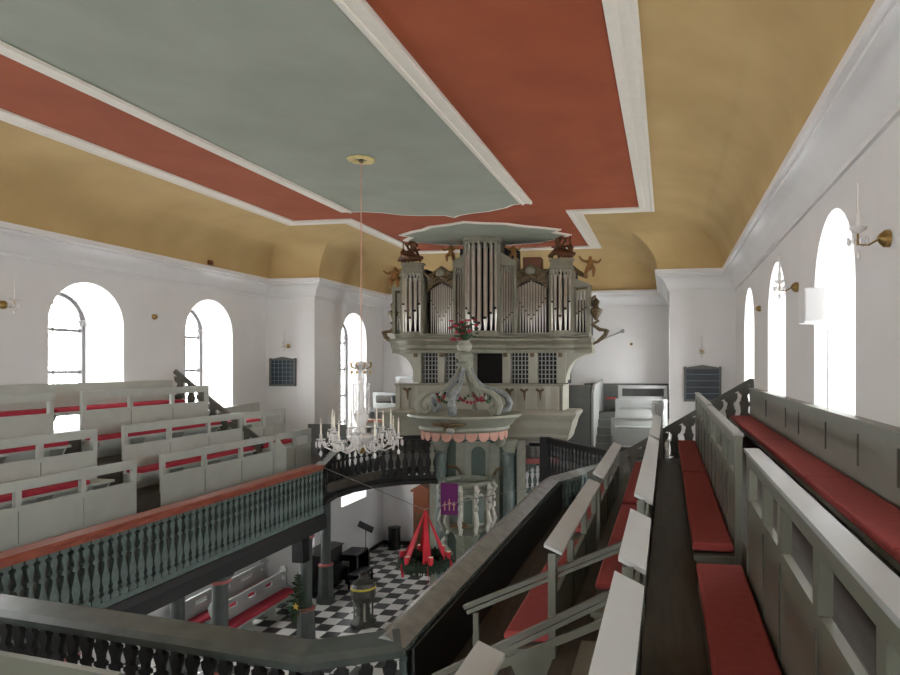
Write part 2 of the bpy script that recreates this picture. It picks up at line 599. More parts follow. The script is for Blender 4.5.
struct(MB().prism([(-9.4, 16.4), (-9.4, YS), (CL, YS), (CL, YE), (CR, YE), (CR, YS), (-1.3, YS), (-1.64, 17.7), (-3.67, 20.05), (-3.67, 22.2), (-4.6, 22.2), (-4.6, 20.05), (-8.2, 20.05), (-9.0, 18.6)],
                  lambda p, q, t: (p, q, t), -3.6, -3.35).build('floor_organ_gallery', M_FLOORW))
struct(MB().prism([(-9.4, YB), (-9.4, 6.4), (-7.5, 6.25), (-3.45, 5.8), (-2.66, 6.05), (-2.66, YB)], lambda p, q, t: (p, q, t), -4.4, -3.5).build('floor_rear_gallery', M_FLOORW))

# ------------------------------------------------------------------ balustrades
BAL = [(0, .5), (.08, .5), (.1, .24), (.14, .24), (.16, .36), (.19, .36), (.21, .26), (.27, .42), (.34, .48), (.42, .42), (.5, .24), (.58, .15), (.62, .15), (.64, .36), (.68, .36), (.70, .16), (.76, .2), (.82, .34), (.88, .38), (.9, .22), (.94, .22), (.95, .5), (1, .5)]
def baluster_mesh(h, w, t):
    mb = MB()
    pts = [(k * w, z * h) for z, k in BAL] + [(-k * w, z * h) for z, k in reversed(BAL)]
    return mb, pts, t

def rot2(d):
    return math.atan2(d[1], d[0])

def balustrade(label, path, zt, zb, railsec, m_rail, m_bal, pitch=.18, w=.16, t=.075, railname='handrail', beam=None, backing=None, panelz=None, group=None, skip=()):
    """path: list of xy; railsec: 2D section (offset to the left of travel, z)"""
    root = thing('balustrade', label, 'balustrade', (path[0][0], path[0][1], zb), group)
    n = len(path)
    P = [Vector(p) for p in path]
    nor = []
    for i in range(n):
        d1 = (P[i] - P[i - 1]).normalized() if i else (P[1] - P[0]).normalized()
        d2 = (P[i + 1] - P[i]).normalized() if i < n - 1 else d1
        n1 = Vector((-d1.y, d1.x))
        n2 = Vector((-d2.y, d2.x))
        nor.append((n1 + n2) / (1 + n1.dot(n2)))
    def swp(sec, name, m, dz=None):
        mb = MB()
        k = len(sec)
        vs = []
        for i in range(n):
            z_ = zt if dz is None else zt + dz[i]
            for o_, z in sec:
                q = P[i] + nor[i] * o_
                vs.append((q.x, q.y, z_ + z))
        fs = [tuple(range(k)), tuple(range((n - 1) * k, n * k))]
        for i in range(n - 1):
            for j in range(k):
                fs.append((i * k + j, i * k + (j + 1) % k, (i + 1) * k + (j + 1) % k, (i + 1) * k + j))
        return mb.add(vs, fs).build(name, m, root)
    swp(railsec, railname, m_rail)
    H = zt - zb
    swp([(-.05, -H), (.05, -H), (.05, -H + .1), (-.05, -H + .1)], 'bottom_rail', m_bal)
    if beam:
        swp([(-.14, -H - beam), (.14, -H - beam), (.14, -H - beam * .35), (.09, -H), (-.09, -H), (-.14, -H - beam * .35)], 'beam', M_BLACK)
    if backing:
        swp([(backing, -H), (backing + .025, -H), (backing + .025, -.1), (backing, -.1)], 'backing_boards', M_BLACK)
    # balusters share one mesh
    h = H - .1 - .14
    mb, pts, t_ = baluster_mesh(h, w, t)
    me = None
    cnt = 0
    for i in range(n - 1):
        a, b = P[i], P[i + 1]
        L = (b - a).length
        k = max(1, int(L / pitch))
        ang = rot2(b - a)
        for j in range(k):
            s_ = (j + .5) / k
            p = a + (b - a) * s_
            cnt += 1
            if cnt > 100:
                break
            if me is None:
                mb.prism(pts, lambda u, v, q: (ORG[root.name][0] + u, ORG[root.name][1] + q, ORG[root.name][2] + v), -t / 2, t / 2)
                ob = mb.build('baluster', m_bal, root)
                me = ob.data
            else:
                ob = bpy.data.objects.new('baluster', me)
                col.objects.link(ob)
                ob.parent = root
            ob.location = (p.x - ORG[root.name][0], p.y - ORG[root.name][1], .1)
            ob.rotation_euler = (0, 0, ang)
    return root

RAIL_R = [(-.02, -.19), (.35, -.17), (.36, -.1), (.21, 0.0), (.17, 0.0), (-.03, -.11)]
RAIL_F = [(-.05, -.19), (.24, -.12), (.27, -.02), (.22, 0.0), (.0, -.06), (-.05, -.12)]
ZP = -2.73
# left gallery parapet, seen from outside; travel +Y, left = -X
b_left = balustrade('long green balustrade of the left gallery under a red-brown ledge', [(-9.25, 6.45), (-9.25, 16.1)], ZP, -4.05,
                    [(-.04, -.14), (-.06, -.04), (-.03, 0), (.3, 0.0), (.3, -.12)], M_REDW, M_GREEN, beam=.4, railname='ledge', backing=.16)
# right gallery parapet; travel +Y, left = -X
b_right = balustrade('black boarded parapet of the near right gallery with wide grey rail', [(-2.62, 6.05), (-2.62, 15.2)], ZP, -4.05,
                     RAIL_R, M_RAIL_LIT, M_GREEN, beam=.35, backing=-.14)
b_r2 = balustrade('short green balustrade turning right beyond the grey parapet kink', [(-2.62, 15.2), (-1.55, 17.75)], ZP, -4.05,
                  RAIL_R, M_RAIL_LIT, M_GREEN, beam=.35)
b_front = balustrade('dark balustrade across the bottom of the picture with grey rail', [(-9.4, 6.42), (-7.5, 6.15), (-3.42, 5.62), (-2.62, 6.05)], ZP, -3.95,
                     RAIL_F, M_DGREY, M_BLACK, pitch=.2, w=.19, t=.06, beam=.3)
b_orgl = balustrade('black balustrade curving from left gallery towards the pulpit', [(-9.3, 16.12), (-9.5, 17.1), (-9.4, 17.9), (-9.04, 18.7), (-8.4, 19.4), (-7.5, 19.75), (-7.0, 19.8)], -2.3, -3.68,
                    [(-.08, -.12), (.1, -.12), (.1, 0), (-.08, 0)], M_BLACK, M_BLACK, pitch=.2, w=.19, t=.05, beam=.17)
b_orgr = balustrade('dark balustrade slanting right from the pulpit to the right gallery', [(-3.67, 19.8), (-1.5, 17.1)], -2.32, -3.75,
                    [(-.08, -.14), (.1, -.14), (.1, 0), (-.08, 0)], M_BLACK, M_BLACK, pitch=.2, w=.15, t=.05, beam=.2)
MB().box(-3.95, -3.6, 19.75, 19.9, -4.0, -2.3).build('newel_post', M_BLACK, b_orgr)
# pale swept end of the red ledge
cap = bez((-9.3, 16.0, -2.74), (-9.32, 16.45, -2.72), (-9.4, 16.7, -2.5), (-9.3, 17.5, -2.34), 8)
MB().tube(cap, .09, 8).build('swept_handrail_end', M_LEDGE, b_orgl)
for i in range(8):
    yy = 6.9 + i * 1.05
    MB().ball((-2.7, yy, -3.0 - (i % 3) * .22), .017, 6).build('bolt', M_WIRE, b_right)
b_far = balustrade('far green balustrade with pinkish rail glimpsed right of the pulpit', [(-4.75, 20.75), (-3.6, 21.15)], -3.15, -4.3,
                   [(-.1, -.16), (.12, -.16), (.12, 0), (-.1, 0)], M_REDRING, M_GREEN, pitch=.17, w=.13)
b_far2 = balustrade('far black balustrade glimpsed above the pinkish rail beside the pulpit', [(-4.9, 22.6), (-3.5, 22.6)], -2.85, -3.5,
                    [(-.06, -.1), (.06, -.1), (.06, 0), (-.06, 0)], M_BLACK, M_LEDGE, pitch=.22, w=.16)  # pale baluster colour stands for gaps with brightness behind

# ------------------------------------------------------------------ pews
def panel_along_y(root, x, y0, y1, zt, h, m, posts, open_h=(.17, .43), th=.05, ledge=None, groove=True):
    zb = zt - h
    MB().box(x - th / 2, x + th / 2, y0, y1, zb, zt - open_h[1]).build('panel', m, root)
    MB().box(x - th / 2 - .012, x + th / 2 + .012, y0, y1, zt - open_h[0], zt).build('top_rail', m, root)
    for p in posts:
        MB().box(x - th / 2 - .01, x + th / 2 + .01, max(y0, p - .05), min(y1, p + .05), zt - open_h[1], zt - open_h[0]).build('post', m, root)
    for p in posts[1:-1]:
        MB().box(x - th / 2 - .012, x + th / 2 + .012, p - .005, p + .005, zb + .08, zt - open_h[1] - .08).build('groove', M_GROOVE if m == M_PEWL else M_STAIR, root)
    if ledge:
        a, b, za, zb2 = ledge
        MB().prism([(a, za), (b, zb2), (b, zb2 - .03), (a, za - .03)], lambda p, q, t: (p, t, q), y0, y1).build('book_ledge', M_DESK if b < 0 else M_LEDGE, root)

def seat_along_y(root, x0, x1, y0, y1, z, m, zf):
    MB().box(x0, x1, y0, y1, z - .09, z - .05).build('seat', m, root)
    front = x0 if abs(x0 - 0) >= 0 else x1
    n = max(2, int((y1 - y0) / 1.6) + 1)
    for i in range(n):
        yy = y0 + .1 + (y1 - y0 - .25) * i / (n - 1)
        MB().prism([(x0 + .05, z - .09), (x1, z - .09), (x1, zf), (x1 - .14, zf)] if x0 < x1 else [], lambda p, q, t: (p, t, q), yy, yy + .04).build('seat_support', m, root)

def cushion(x0, x1, y0, y1, z, m, label, group=None):
    o = MB().rbox(x0, x1, y0, y1, z - .05, z + .035, .025).build('seat_cushion', m)
    tag(o, label, 'cushion', group)
    return o

def posts_for(y0, y1, step=1.25):
    n = max(1, round((y1 - y0) / step))
    return [y0 + .05] + [y0 + (y1 - y0) * i / n for i in range(1, n)] + [y1 - .05]

# left gallery: three stepped rows (camera side opposite), each section a pew
secs = [(3.0, 11.4, 'nearer, left of the aisle gap'), (12.05, 15.95, 'farther, right of the aisle gap')]
rows_l = [  # x of back panel, top z, height, seat z, seat front x, name
    (-10.64, -1.94, 1.12, None, None, 'front'),
    (-11.56, -1.33, 1.42, -2.30, -11.12, 'lowest'),
    (-12.60, -.60, 1.5, -1.62, -12.15, 'middle'),
    (-13.72, -.45, .57, -1.02, -13.25, 'topmost'),
]
for (y0, y1, where) in secs:
    for k, (x, zt, h, zs, xf, nm) in enumerate(rows_l):
        lab = {'front': 'pale front panel of the left gallery pews', 'lowest': 'pale lowest pew of the left gallery', 'middle': 'pale middle pew of the left gallery', 'topmost': 'pale topmost pew of the left gallery'}[nm]
        root = thing('pew' if zs else 'pew_screen', lab + ', ' + where, 'pew' if zs else 'panel', (x, y0, zt - h), 'stepped pews of the left gallery')
        ps = posts_for(y0, y1)
        if nm == 'topmost':
            MB().box(x - .08, x + .03, y0, 12.05 if y0 < 5 else y1, zt - h, zt).build('backrest', M_PEWL, root)
        else:
            panel_along_y(root, x, y0, y1, zt, h, M_PEWL, ps)
        if zs:
            zf = {'lowest': -2.75, 'middle': -2.1, 'topmost': -1.5}[nm]
            seat_along_y(root, xf - .42 if False else xf, x, y0, y1, zs, M_PEWL, zf) if False else None
            MB().box(x + .03, xf, y0, y1 + (.65 if (nm == 'topmost' and y0 < 5) else 0), zs - .10, zs - .05).build('seat', M_PEWL, root)
            n = int((y1 - y0) / 1.3) + 2
            for i in range(n):
                yy = y0 + .06 + (y1 - y0 - .16) * i / (n - 1)
                MB().prism([(xf - .04, zs - .1), (x + .03, zs - .1), (x + .03, zf), (x + .2, zf)], lambda p, q, t: (p, t, q), yy, yy + .04).build('seat_support', M_PEWL, root)
            yc1 = y1 - .05 if not (nm == 'lowest' and y0 < 5) else y1 - .55
            cushion(x + .05, xf - .01, y0 + .05, yc1 + (.6 if (nm == 'topmost' and y0 < 5) else 0), zs, M_CUSHL, 'long crimson cushion on the %s left gallery pew, %s' % (nm, where), 'cushions on the left gallery pews')
# lower stepped end sections beyond the sloping stair rails
root = thing('pew_screen', 'short pale front panel at the far end of the left gallery front row', 'panel', (-10.64, 16.15, -3.1))
panel_along_y(root, -10.64, 16.2, 17.85, -1.94, 1.12, M_PEWL, [16.25, 17.0, 17.8])
MB().prism([(-10.66, -2.15), (-10.62, -2.15), (-10.62, -3.06), (-10.66, -3.06)], lambda p, q, t: (p + (t - 16.0) * .0, t, q), 15.99, 16.16).build('end_board', M_PEWL, root)
MB().prism([(-10.3, -2.35), (-10.64, -2.0), (-10.64, -3.05), (-10.3, -3.05)], lambda p, q, t: (p, t, q), 16.1, 16.14).build('side_board', M_PEWL, root)
root = thing('pew', 'short pale pew with crimson cushion at the far end of left middle row', 'pew', (-11.56, 16.15, -3.1))
panel_along_y(root, -11.56, 16.0, 17.95, -1.36, 1.5, M_PEWL, [16.05, 16.9, 17.9])
MB().box(-11.53, -11.1, 16.2, 17.9, -2.42, -2.36).build('seat', M_PEWL, root)
MB().box(-11.5, -11.14, 17.0, 17.05, -3.1, -2.42).build('seat_support', M_PEWL, root)
cushion(-11.5, -11.1, 16.25, 17.85, -2.31, M_CUSHL, 'short crimson cushion at the far end of the left lowest pew')
root = thing('pew', 'short pale pew against the wall beyond the stair rail, left gallery', 'pew', (-13.7, 16.15, -3.1))
MB().prism([(16.2, -1.45), (19.8, -1.3), (19.8, -2.7), (16.2, -2.7)], lambda p, q, t: (t, p, q), -13.75, -13.67).build('backrest', M_PEWL, root)
MB().box(-13.6, -12.3, 16.3, 19.8, -2.7, -2.6).build('seat_platform', M_PEWL, root)
MB().box(-12.6, -12.1, 16.3, 17.6, -1.78, -1.72).build('seat', M_PEWL, root)
for yy in (16.5, 17.3):
    MB().box(-12.5, -12.2, yy, yy + .06, -3.1, -1.76).build('seat_support', M_PEWL, root)
cushion(-12.55, -12.1, 16.35, 17.6, -1.68, M_CUSHL, 'short crimson cushion on the pew beyond the left stair rail')

# stair rails that follow the stepped rows
STB = [(0, .5), (.06, .34), (.18, .28), (.34, .31), (.48, .4), (.52, .28), (.6, .26), (.68, .2), (.74, .24), (.78, .38), (.88, .5), (1.04, .5)]
def stair_rail(label, y, x0, z0, x1, z1, h, m, cuts, th=.06):
    root = thing('stair_railing', label, 'railing', (x1, y, z1 - h))
    L = x1 - x0
    sl = (z1 - z0) / L
    MB().beam((x0, y, z0), (x1, y, z1), th + .02, .12, up=(0, 0, 1)).build('handrail', m, root)
    MB().beam((x0, y, z0 - h), (x1, y, z1 - h), th, .1, up=(0, 0, 1)).build('bottom_rail', m, root)
    n = cuts
    W = L / n
    for i in range(n):
        xc = x0 + W * (i + .5)
        pts = []
        hh = h - .1
        aw = abs(W)
        for z, k in STB:
            pts.append((xc + k * aw * .98, z))
        lft = [(xc - k * aw * .98, z) for z, k in reversed(STB)]
        out = [(px, z0 + (xc - x0) * sl - h + .05 + z * hh) for px, z in pts + lft]
        MB().prism(out, lambda p, q, t: (p, t, q), y - th / 2, y + th / 2).build('baluster', m, root)
    return root
stair_rail('olive grey sawn stair railing stepping down the left gallery by the second window', 16.04, -13.7, -.2, -10.95, -2.2, .7, M_STAIR, 8)
rr = stair_rail('olive grey sawn stair railing at the far end of the right gallery', 16.25, 2.05, -.4, -2.0, -2.82, .85, M_STAIR, 12)
MB().box(2.0, 2.1, 16.2, 16.3, -1.4, -.36).build('newel_post', M_STAIR, rr)

# right gallery -------------------------------------------------
# topmost pew against the right wall
root = thing('pew', 'long grey-green pew against the right wall with panelled backrest', 'pew', (XR - .1, YB + 1, -1.75))
MB().box(XR - .1, XR - .02, YB + 1, 16.1, -1.75, -.6).build('backrest', M_WAIN, root)
MB().box(XR - .15, XR + .0, YB + 1, 16.1, -.62, -.58).build('cap_rail', M_WAIN, root)
for i, yy in enumerate([3.1, 4.0, 5.0, 6.0, 7.2, 8.6, 10.3, 11.4, 13.6]):
    MB().box(XR - .115, XR - .1, yy - .015, yy + .015, -1.08, -.74).build('groove', M_STAIR, root)
MB().box(1.5, XR - .1, YB + 1, 16.1, -1.36, -1.31).build('seat', M_PEWR, root)
for i in range(10):
    yy = 1.5 + i * 1.6
    MB().prism([(1.55, -1.36), (1.98, -1.36), (1.98, -1.75), (1.85, -1.75)], lambda p, q, t: (p, t, q), yy, yy + .04).build('seat_support', M_PEWR, root)
for (a, b, w) in [(-2, 4.6, 'nearest length'), (4.62, 7.4, 'second length from the camera'), (7.42, 10.9, 'third length from the camera'), (10.92, 15.9, 'farthest length')]:
    cushion(1.5, 1.97, a, b, -1.27, M_CUSH, 'red cushion on the right wall pew, ' + w, 'cushions on the right gallery pews')
# panelled rows: x right edge of ledge
def right_row(label, x, zt, y0, y1, h, posts, ledge, seat=None, openh=(.12, .42)):
    root = thing('pew', label, 'pew', (x, y0, zt - h), 'pews of the right gallery')
    panel_along_y(root, x, y0, y1, zt, h, M_PEWR, posts, openh, ledge=ledge)
    MB().box(x - .035, x + .035, y0 - .03, y0 + .05, zt - h, zt + .0).build('end_post', M_PEWR, root)
    MB().box(x - .035, x + .035, y1 - .05, y1 + .03, zt - h, zt + .0).build('end_post', M_PEWR, root)
    if seat:
        xf, zs, zf = seat
        MB().box(xf + .01, x - .02, y0, y1, zs - .1, zs - .05).build('seat', M_PEWR, root)
        n = max(2, int((y1 - y0) / 1.8) + 1)
        for i in range(n):
            yy = y0 + .02 + (y1 - y0 - .1) * i / (n - 1)
            MB().prism([(xf + .03, zs - .1), (x - .03, zs - .1), (x - .03, zf), (xf + .2, zf)], lambda p, q, t: (p, t, q), yy, yy + .05).build('seat_support', M_PEWR, root)
    return root
right_row('grey-green open-railed pew nearest the camera along the right aisle', .73, -.76, -1.5, 5.85, 1.58, [-1.4, 0.2, 1.2, 2.25, 3.2, 4.2, 4.9, 5.75], (.67, .80, -.745, -.745), (.26, -1.9, -2.35))
right_row('grey-green open-railed pew, second from the camera along the right aisle', .71, -.72, 6.65, 11.0, 1.6, [6.75, 7.5, 8.2, 9.4, 10.2, 10.9], (.66, .76, -.70, -.70), (.26, -1.9, -2.35))
right_row('grey-green open-railed pew at the far end of the right aisle', .71, -.70, 11.1, 15.75, 1.6, [11.2, 12.0, 13.1, 14.3, 15.6], (.66, .76, -.68, -.68), (.26, -1.9, -2.35))
MB().box(.7, .76, 5.85, 6.65, -2.3, -1.3)
cushion(.27, .68, 1.0, 6.05, -1.87, M_CUSH, 'red cushion nearest the camera beside the right aisle', 'cushions on the right gallery pews')
cushion(.26, .67, 6.72, 11.05, -1.87, M_CUSH, 'red cushion halfway along the right aisle', 'cushions on the right gallery pews')
cushion(.26, .67, 11.2, 15.7, -1.87, M_CUSH, 'red cushion farthest along the right aisle by the stair railing', 'cushions on the right gallery pews')
# desk A rows
LA = (-.30, -.13, -1.20, -1.28)
for (a, b, s, nm) in [(-1.0, 3.72, True, 'nearest the camera'), (4.0, 5.35, True, 'second from the camera'), (5.98, 10.8, True, 'third from the camera'), (11.1, 15.6, True, 'farthest from the camera')]:
    right_row('pew with pale sloping book ledge left of the aisle, ' + nm, -.24, -1.26, a, b, 1.3, posts_for(a, b, 1.1), LA, (-.72, -2.28, -2.75))
for (a, b, nm) in [(6.5, 10.15, 'middle one of the row left of the aisle'), (10.5, 14.6, 'farthest of the row left of the aisle')]:
    cushion(-.72, -.29, a, b, -2.25, M_CUSH, 'red cushion ' + nm, 'cushions on the right gallery pews')
LB = (-1.14, -.97, -1.69, -1.76)
for (a, b, nm) in [(-1.0, 3.78, 'at the bottom edge'), (5.9, 9.4, 'middle one'), (9.9, 13.9, 'farthest, by the dark balustrade')]:
    right_row('pew in lower right row with pale sloping ledge, ' + nm, -1.06, -1.77, a, b, 1.25, posts_for(a, b, 1.2), LB, (-1.55, -2.64, -3.1))
    if a > 0:
        cushion(-1.55, -1.11, a + .1, b - .1, -2.61, M_CUSH, 'red cushion in the lowest right row, ' + ('nearer the stair handrails' if a < 7 else 'farther towards the organ'), 'cushions on the right gallery pews')
# white end panel at far end of desk A
tag(MB().box(-.34, -.28, 15.55, 16.1, -2.5, -1.0).box(-.36, -.1, 16.0, 16.06, -2.5, -.9).build('end_panel', M_LEDGE), 'tall pale end panel by the foot of the right stair railing', 'panel')
# handrails of the cross aisle
def cross_rail(label, y, p0, p1, low=None, post=None):
    root = thing('stair_handrail', label, 'handrail', (p0[0], y, p0[1] - .6))
    mb = MB().beam((p0[0] - .05, y, p0[1] - .02), (p1[0], y, p1[1]), .055, .04)
    mb.build('handrail', M_STAIR, root)
    MB().beam((p0[0] - .02, y, p0[1] - .07), (p1[0], y, p1[1] - .05), .03, .035).build('under_rail', M_PEWR, root)
    if low:
        MB().beam((low[0], y, low[1]), (low[2], y, low[3]), .03, .055).build('lower_rail', M_PEWR, root)
    if post:
        for (x, a, b) in post:
            MB().box(x - .025, x + .025, y - .02, y + .02, a, b).build('post', M_PEWR, root)
    return root
cross_rail('grey stair handrail with an upright post in front of the black parapet', 6.0, (-1.9, -2.35), (-.28, -1.62), None, [(-1.83, -3.5, -2.42), (-.3, -2.9, -1.66)])
cross_rail('lower grey stair handrail nearest the camera with a second rail beneath', 4.75, (-1.75, -2.42), (-.3, -1.64), (-1.3, -2.32, -.38, -1.88), [(-1.72, -3.3, -2.45), (-.32, -2.8, -1.68)])
# rear gallery pew front bottom left
root = thing('pew_screen', 'top of a plain grey pew front in the bottom left corner', 'panel', (-4.6, 4.2, -3.5))
MB().beam((-7.0, 4.5, -2.32), (-4.0, 4.13, -2.32), .06, .06).build('top_rail', M_PEWR, root)
MB().beam((-7.0, 4.5, -2.9), (-4.0, 4.13, -2.9), .04, 1.14).build('panel', M_PEWR, root)

# ------------------------------------------------------------------ chancel right: stepped pews, steps, screen
def cross_pew(label, x0, x1, y, zt, zb, m=M_LEDGE):
    root = thing('pew', label, 'pew', ((x0 + x1) / 2, y, zb), 'stepped pews in the recesses beside the organ')
    MB().box(x0, x1, y, y + .05, zb, zt - .42).build('panel', m, root)
    MB().box(x0, x1, y - .01, y + .06, zt - .12, zt).build('top_rail', m, root)
    MB().box(x0, x0 + .14, y, y + .05, zt - .42, zt - .12).build('post', m, root)
    MB().box(x1 - .14, x1, y, y + .05, zt - .42, zt - .12).build('post', m, root)
    MB().box(x0, x1, y - .45, y, zb + .36, zb + .4).build('seat', m, root)
    for xx in (x0, x1 - .04):
        MB().box(xx, xx + .04, y - .4, y, zb, zb + .36).build('seat_support', m, root)
    return root
struct(MB().box(-1.9, CR, 23.2, YE, -3.35, -2.7).box(-1.9, CR, 24.1, YE, -2.7, -2.1).box(-1.9, CR, 24.9, YE, -2.1, -1.5).build('floor_chancel_right', M_FLOORW))
cross_pew('highest pale pew in the right recess beside the organ', -1.85, .02, 24.7, -.82, -2.1)
cross_pew('second pale pew from the top in the right recess beside the organ', -1.9, .02, 23.9, -1.3, -2.7)
cross_pew('lowest pale pew in the right recess beside the organ', -1.98, -.3, 22.9, -1.92, -3.3)
tag(MB().box(-3.3, CR - .02, YE - .12, YE - .02, -3.3, -.78).build('wainscot', M_BOARDF), 'dark grey wainscot on the far wall right of the organ', 'wainscot')
root = thing('steps', 'grey wooden steps rising beside the pale pews right of organ', 'steps', (-2.2, 21.9, -3.35))
for i in range(6):
    MB().box(-2.5, -1.92, 22.3 + i * .3, 22.62 + i * .3, -3.35, -3.1 + i * .26).build('step', M_BOARDF, root)
    MB().box(-2.5, -1.92, 22.28 + i * .3, 22.34 + i * .3, -3.12 + i * .26, -3.08 + i * .26).build('nosing', M_PEWR, root)
tag(MB().prism([(22.2, -3.35), (22.2, -1.0), (22.6, -.75), (25.6, -.6), (25.6, -3.35)], lambda p, q, t: (t, p, q), -2.6, -2.52).build('stair_side_board', M_LEDGE), 'pale side board of the steps right of the organ', 'board')
root = thing('door_screen', 'tall grey screen door between the organ and the steps', 'screen', (-3.2, 22.0, -3.35))
MB().box(-3.75, -2.65, 22.0, 22.05, -3.35, -.78).build('board', M_BOARDF, root)
MB().box(-3.8, -2.62, 21.98, 22.08, -.8, -.74).build('cap', M_PEWR, root)
tag(MB().box(-3.6, -3.42, 21.94, 21.99, -1.98, -1.78).build('wall_box', M_RIB), 'small red box on the grey screen beside the organ', 'box')
tag(MB().box(-2.3, -1.93, 24.3, 24.7, -1.34, -1.28).build('seat_cushion', M_CUSH), 'small red cushion left of the highest recess pew', 'cushion')
# chancel left: stepped pale pews
for i, (x0, x1, y, zt, nm) in enumerate([(-10.9, -9.6, 24.6, -.5, 'highest'), (-11.5, -9.6, 23.8, -1.12, 'middle'), (-11.6, -9.7, 23.0, -1.68, 'lowest')]):
    cross_pew('%s pale stepped pew between the left recess window and organ' % nm, x0, x1, y, zt, zt - 1.1)
struct(MB().box(-11.9, -9.4, 23.3, YE, -3.35, -2.75).box(-11.9, -9.4, 24.1, YE, -2.75, -2.2).box(-11.9, -9.4, 24.7, YE, -2.2, -1.6).build('floor_chancel_left', M_FLOORW))
tag(MB().box(-11.0, -9.5, 22.0, 22.4, -2.16, -2.05).build('bench_top', M_PINK), 'pinkish bench top behind the chandelier', 'bench')
tag(MB().box(-12.1, -10.7, YS - .25, YS - .17, -3.1, -2.05).build('wainscot', M_BOARDF), 'dark grey panel in the corner behind the left front pews', 'wainscot')

# ------------------------------------------------------------------ organ
OY = 20.9
organ = thing('pipe_organ', 'large grey-green baroque pipe organ with tin pipes above the pulpit', 'organ', (CX, OY + .4, -2.4))
K = 1 / 29.2
def ox(px):
    return CX + (px - 487) * K
def oz(py):
    return (364 - py) / 29.6
def org(mb, name, m, smooth=False):
    return mb.build(name, m, organ, smooth)

def pipe(x, y, r, zfoot, zmouth, ztop, seg=10):
    mb = MB()
    mb.lathe([(r * .35, zfoot), (r, zmouth - .03), (r, zmouth), (r * .97, zmouth + .01), (r * .97, ztop)], (x, y, 0), seg)
    o = org(mb, 'pipe', M_PIPE, True)
    mo = MB().box(x - r * .62, x + r * .62, y - r * 1.03, y - r * .7, zmouth, zmouth + r * 1.1)
    mo.build('mouth', M_DARKIN, o)
ZB = oz(333)
# body
def organ_box(x0, x1, y0, y1, z0, z1, name='case', m=M_ORG):
    return org(MB().box(x0, x1, y0, y1, z0, z1), name, m)
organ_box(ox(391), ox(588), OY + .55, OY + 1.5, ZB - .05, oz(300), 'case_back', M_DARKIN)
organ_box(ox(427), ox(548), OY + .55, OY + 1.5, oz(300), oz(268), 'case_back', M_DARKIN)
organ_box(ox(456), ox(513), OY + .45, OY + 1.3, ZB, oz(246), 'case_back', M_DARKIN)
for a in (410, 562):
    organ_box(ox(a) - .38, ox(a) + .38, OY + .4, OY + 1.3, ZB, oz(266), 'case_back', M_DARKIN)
# central tower (half round)
cx0 = ox(483.5)
def half_tower(c, r, z0, z1, y, npipe, zf, zm, zt, sgn=1, valley=True, capm=M_ORG):
    mb = MB()
    for (za, zb2, rr) in [(z1, z1 + .1, r * 1.02), (z1 + .1, z1 + .16, r * 1.12), (z1 + .16, z1 + .3, r * 1.05), (z1 + .3, z1 + .36, r * 1.2)]:
        mb.lathe([(rr, za), (rr, zb2)], (c, y, 0), 16, 1, .8)
    org(mb, 'tower_cap', capm)
    mb = MB()
    for (za, zb2, rr) in [(z0 - .12, z0 - .04, r * 1.1), (z0 - .04, z0 + .06, r * 1.02)]:
        mb.lathe([(rr, za), (rr, zb2)], (c, y, 0), 16, 1, .8)
    org(mb, 'tower_base', capm)
    for s in (-1, 1):
        organ_box(c + s * r * 1.0 - .045, c + s * r * 1.0 + .045, y - .12, y + .5, z0, z1 + .1, 'pilaster')
    for i in range(npipe):
        u = (i + .5) / npipe * 2 - 1
        a = u * PI * .42
        x = c + math.sin(a) * r * .92
        yy = y - math.cos(a) * r * .62
        pr = r * .92 / npipe * (1.0 if abs(u) < .4 else .85)
        w = abs(u)
        pipe(x, yy, pr, zf, zm - (0.35 * (1 - w) if valley else 0) + (0.25 * w), zt, 10)
    # carved fringe under the cap
    mb = MB()
    n = 9
    for i in range(n):
        a = ((i + .5) / n * 2 - 1) * PI * .48
        x = c + math.sin(a) * r
        yy = y - math.cos(a) * r * .74
        mb.tube([(x, yy, z1), (x + .03, yy, z1 - .12 - .1 * abs(math.sin(a))), (x - .02, yy, z1 - .22 - .2 * abs(math.sin(a)))], [.05, .035, .012], 6)
    org(mb, 'carved_fringe', M_GOLD if False else M_ORGL)
half_tower(cx0, .60, ZB, oz(245), OY, 7, ZB, ZB + .62, oz(247))
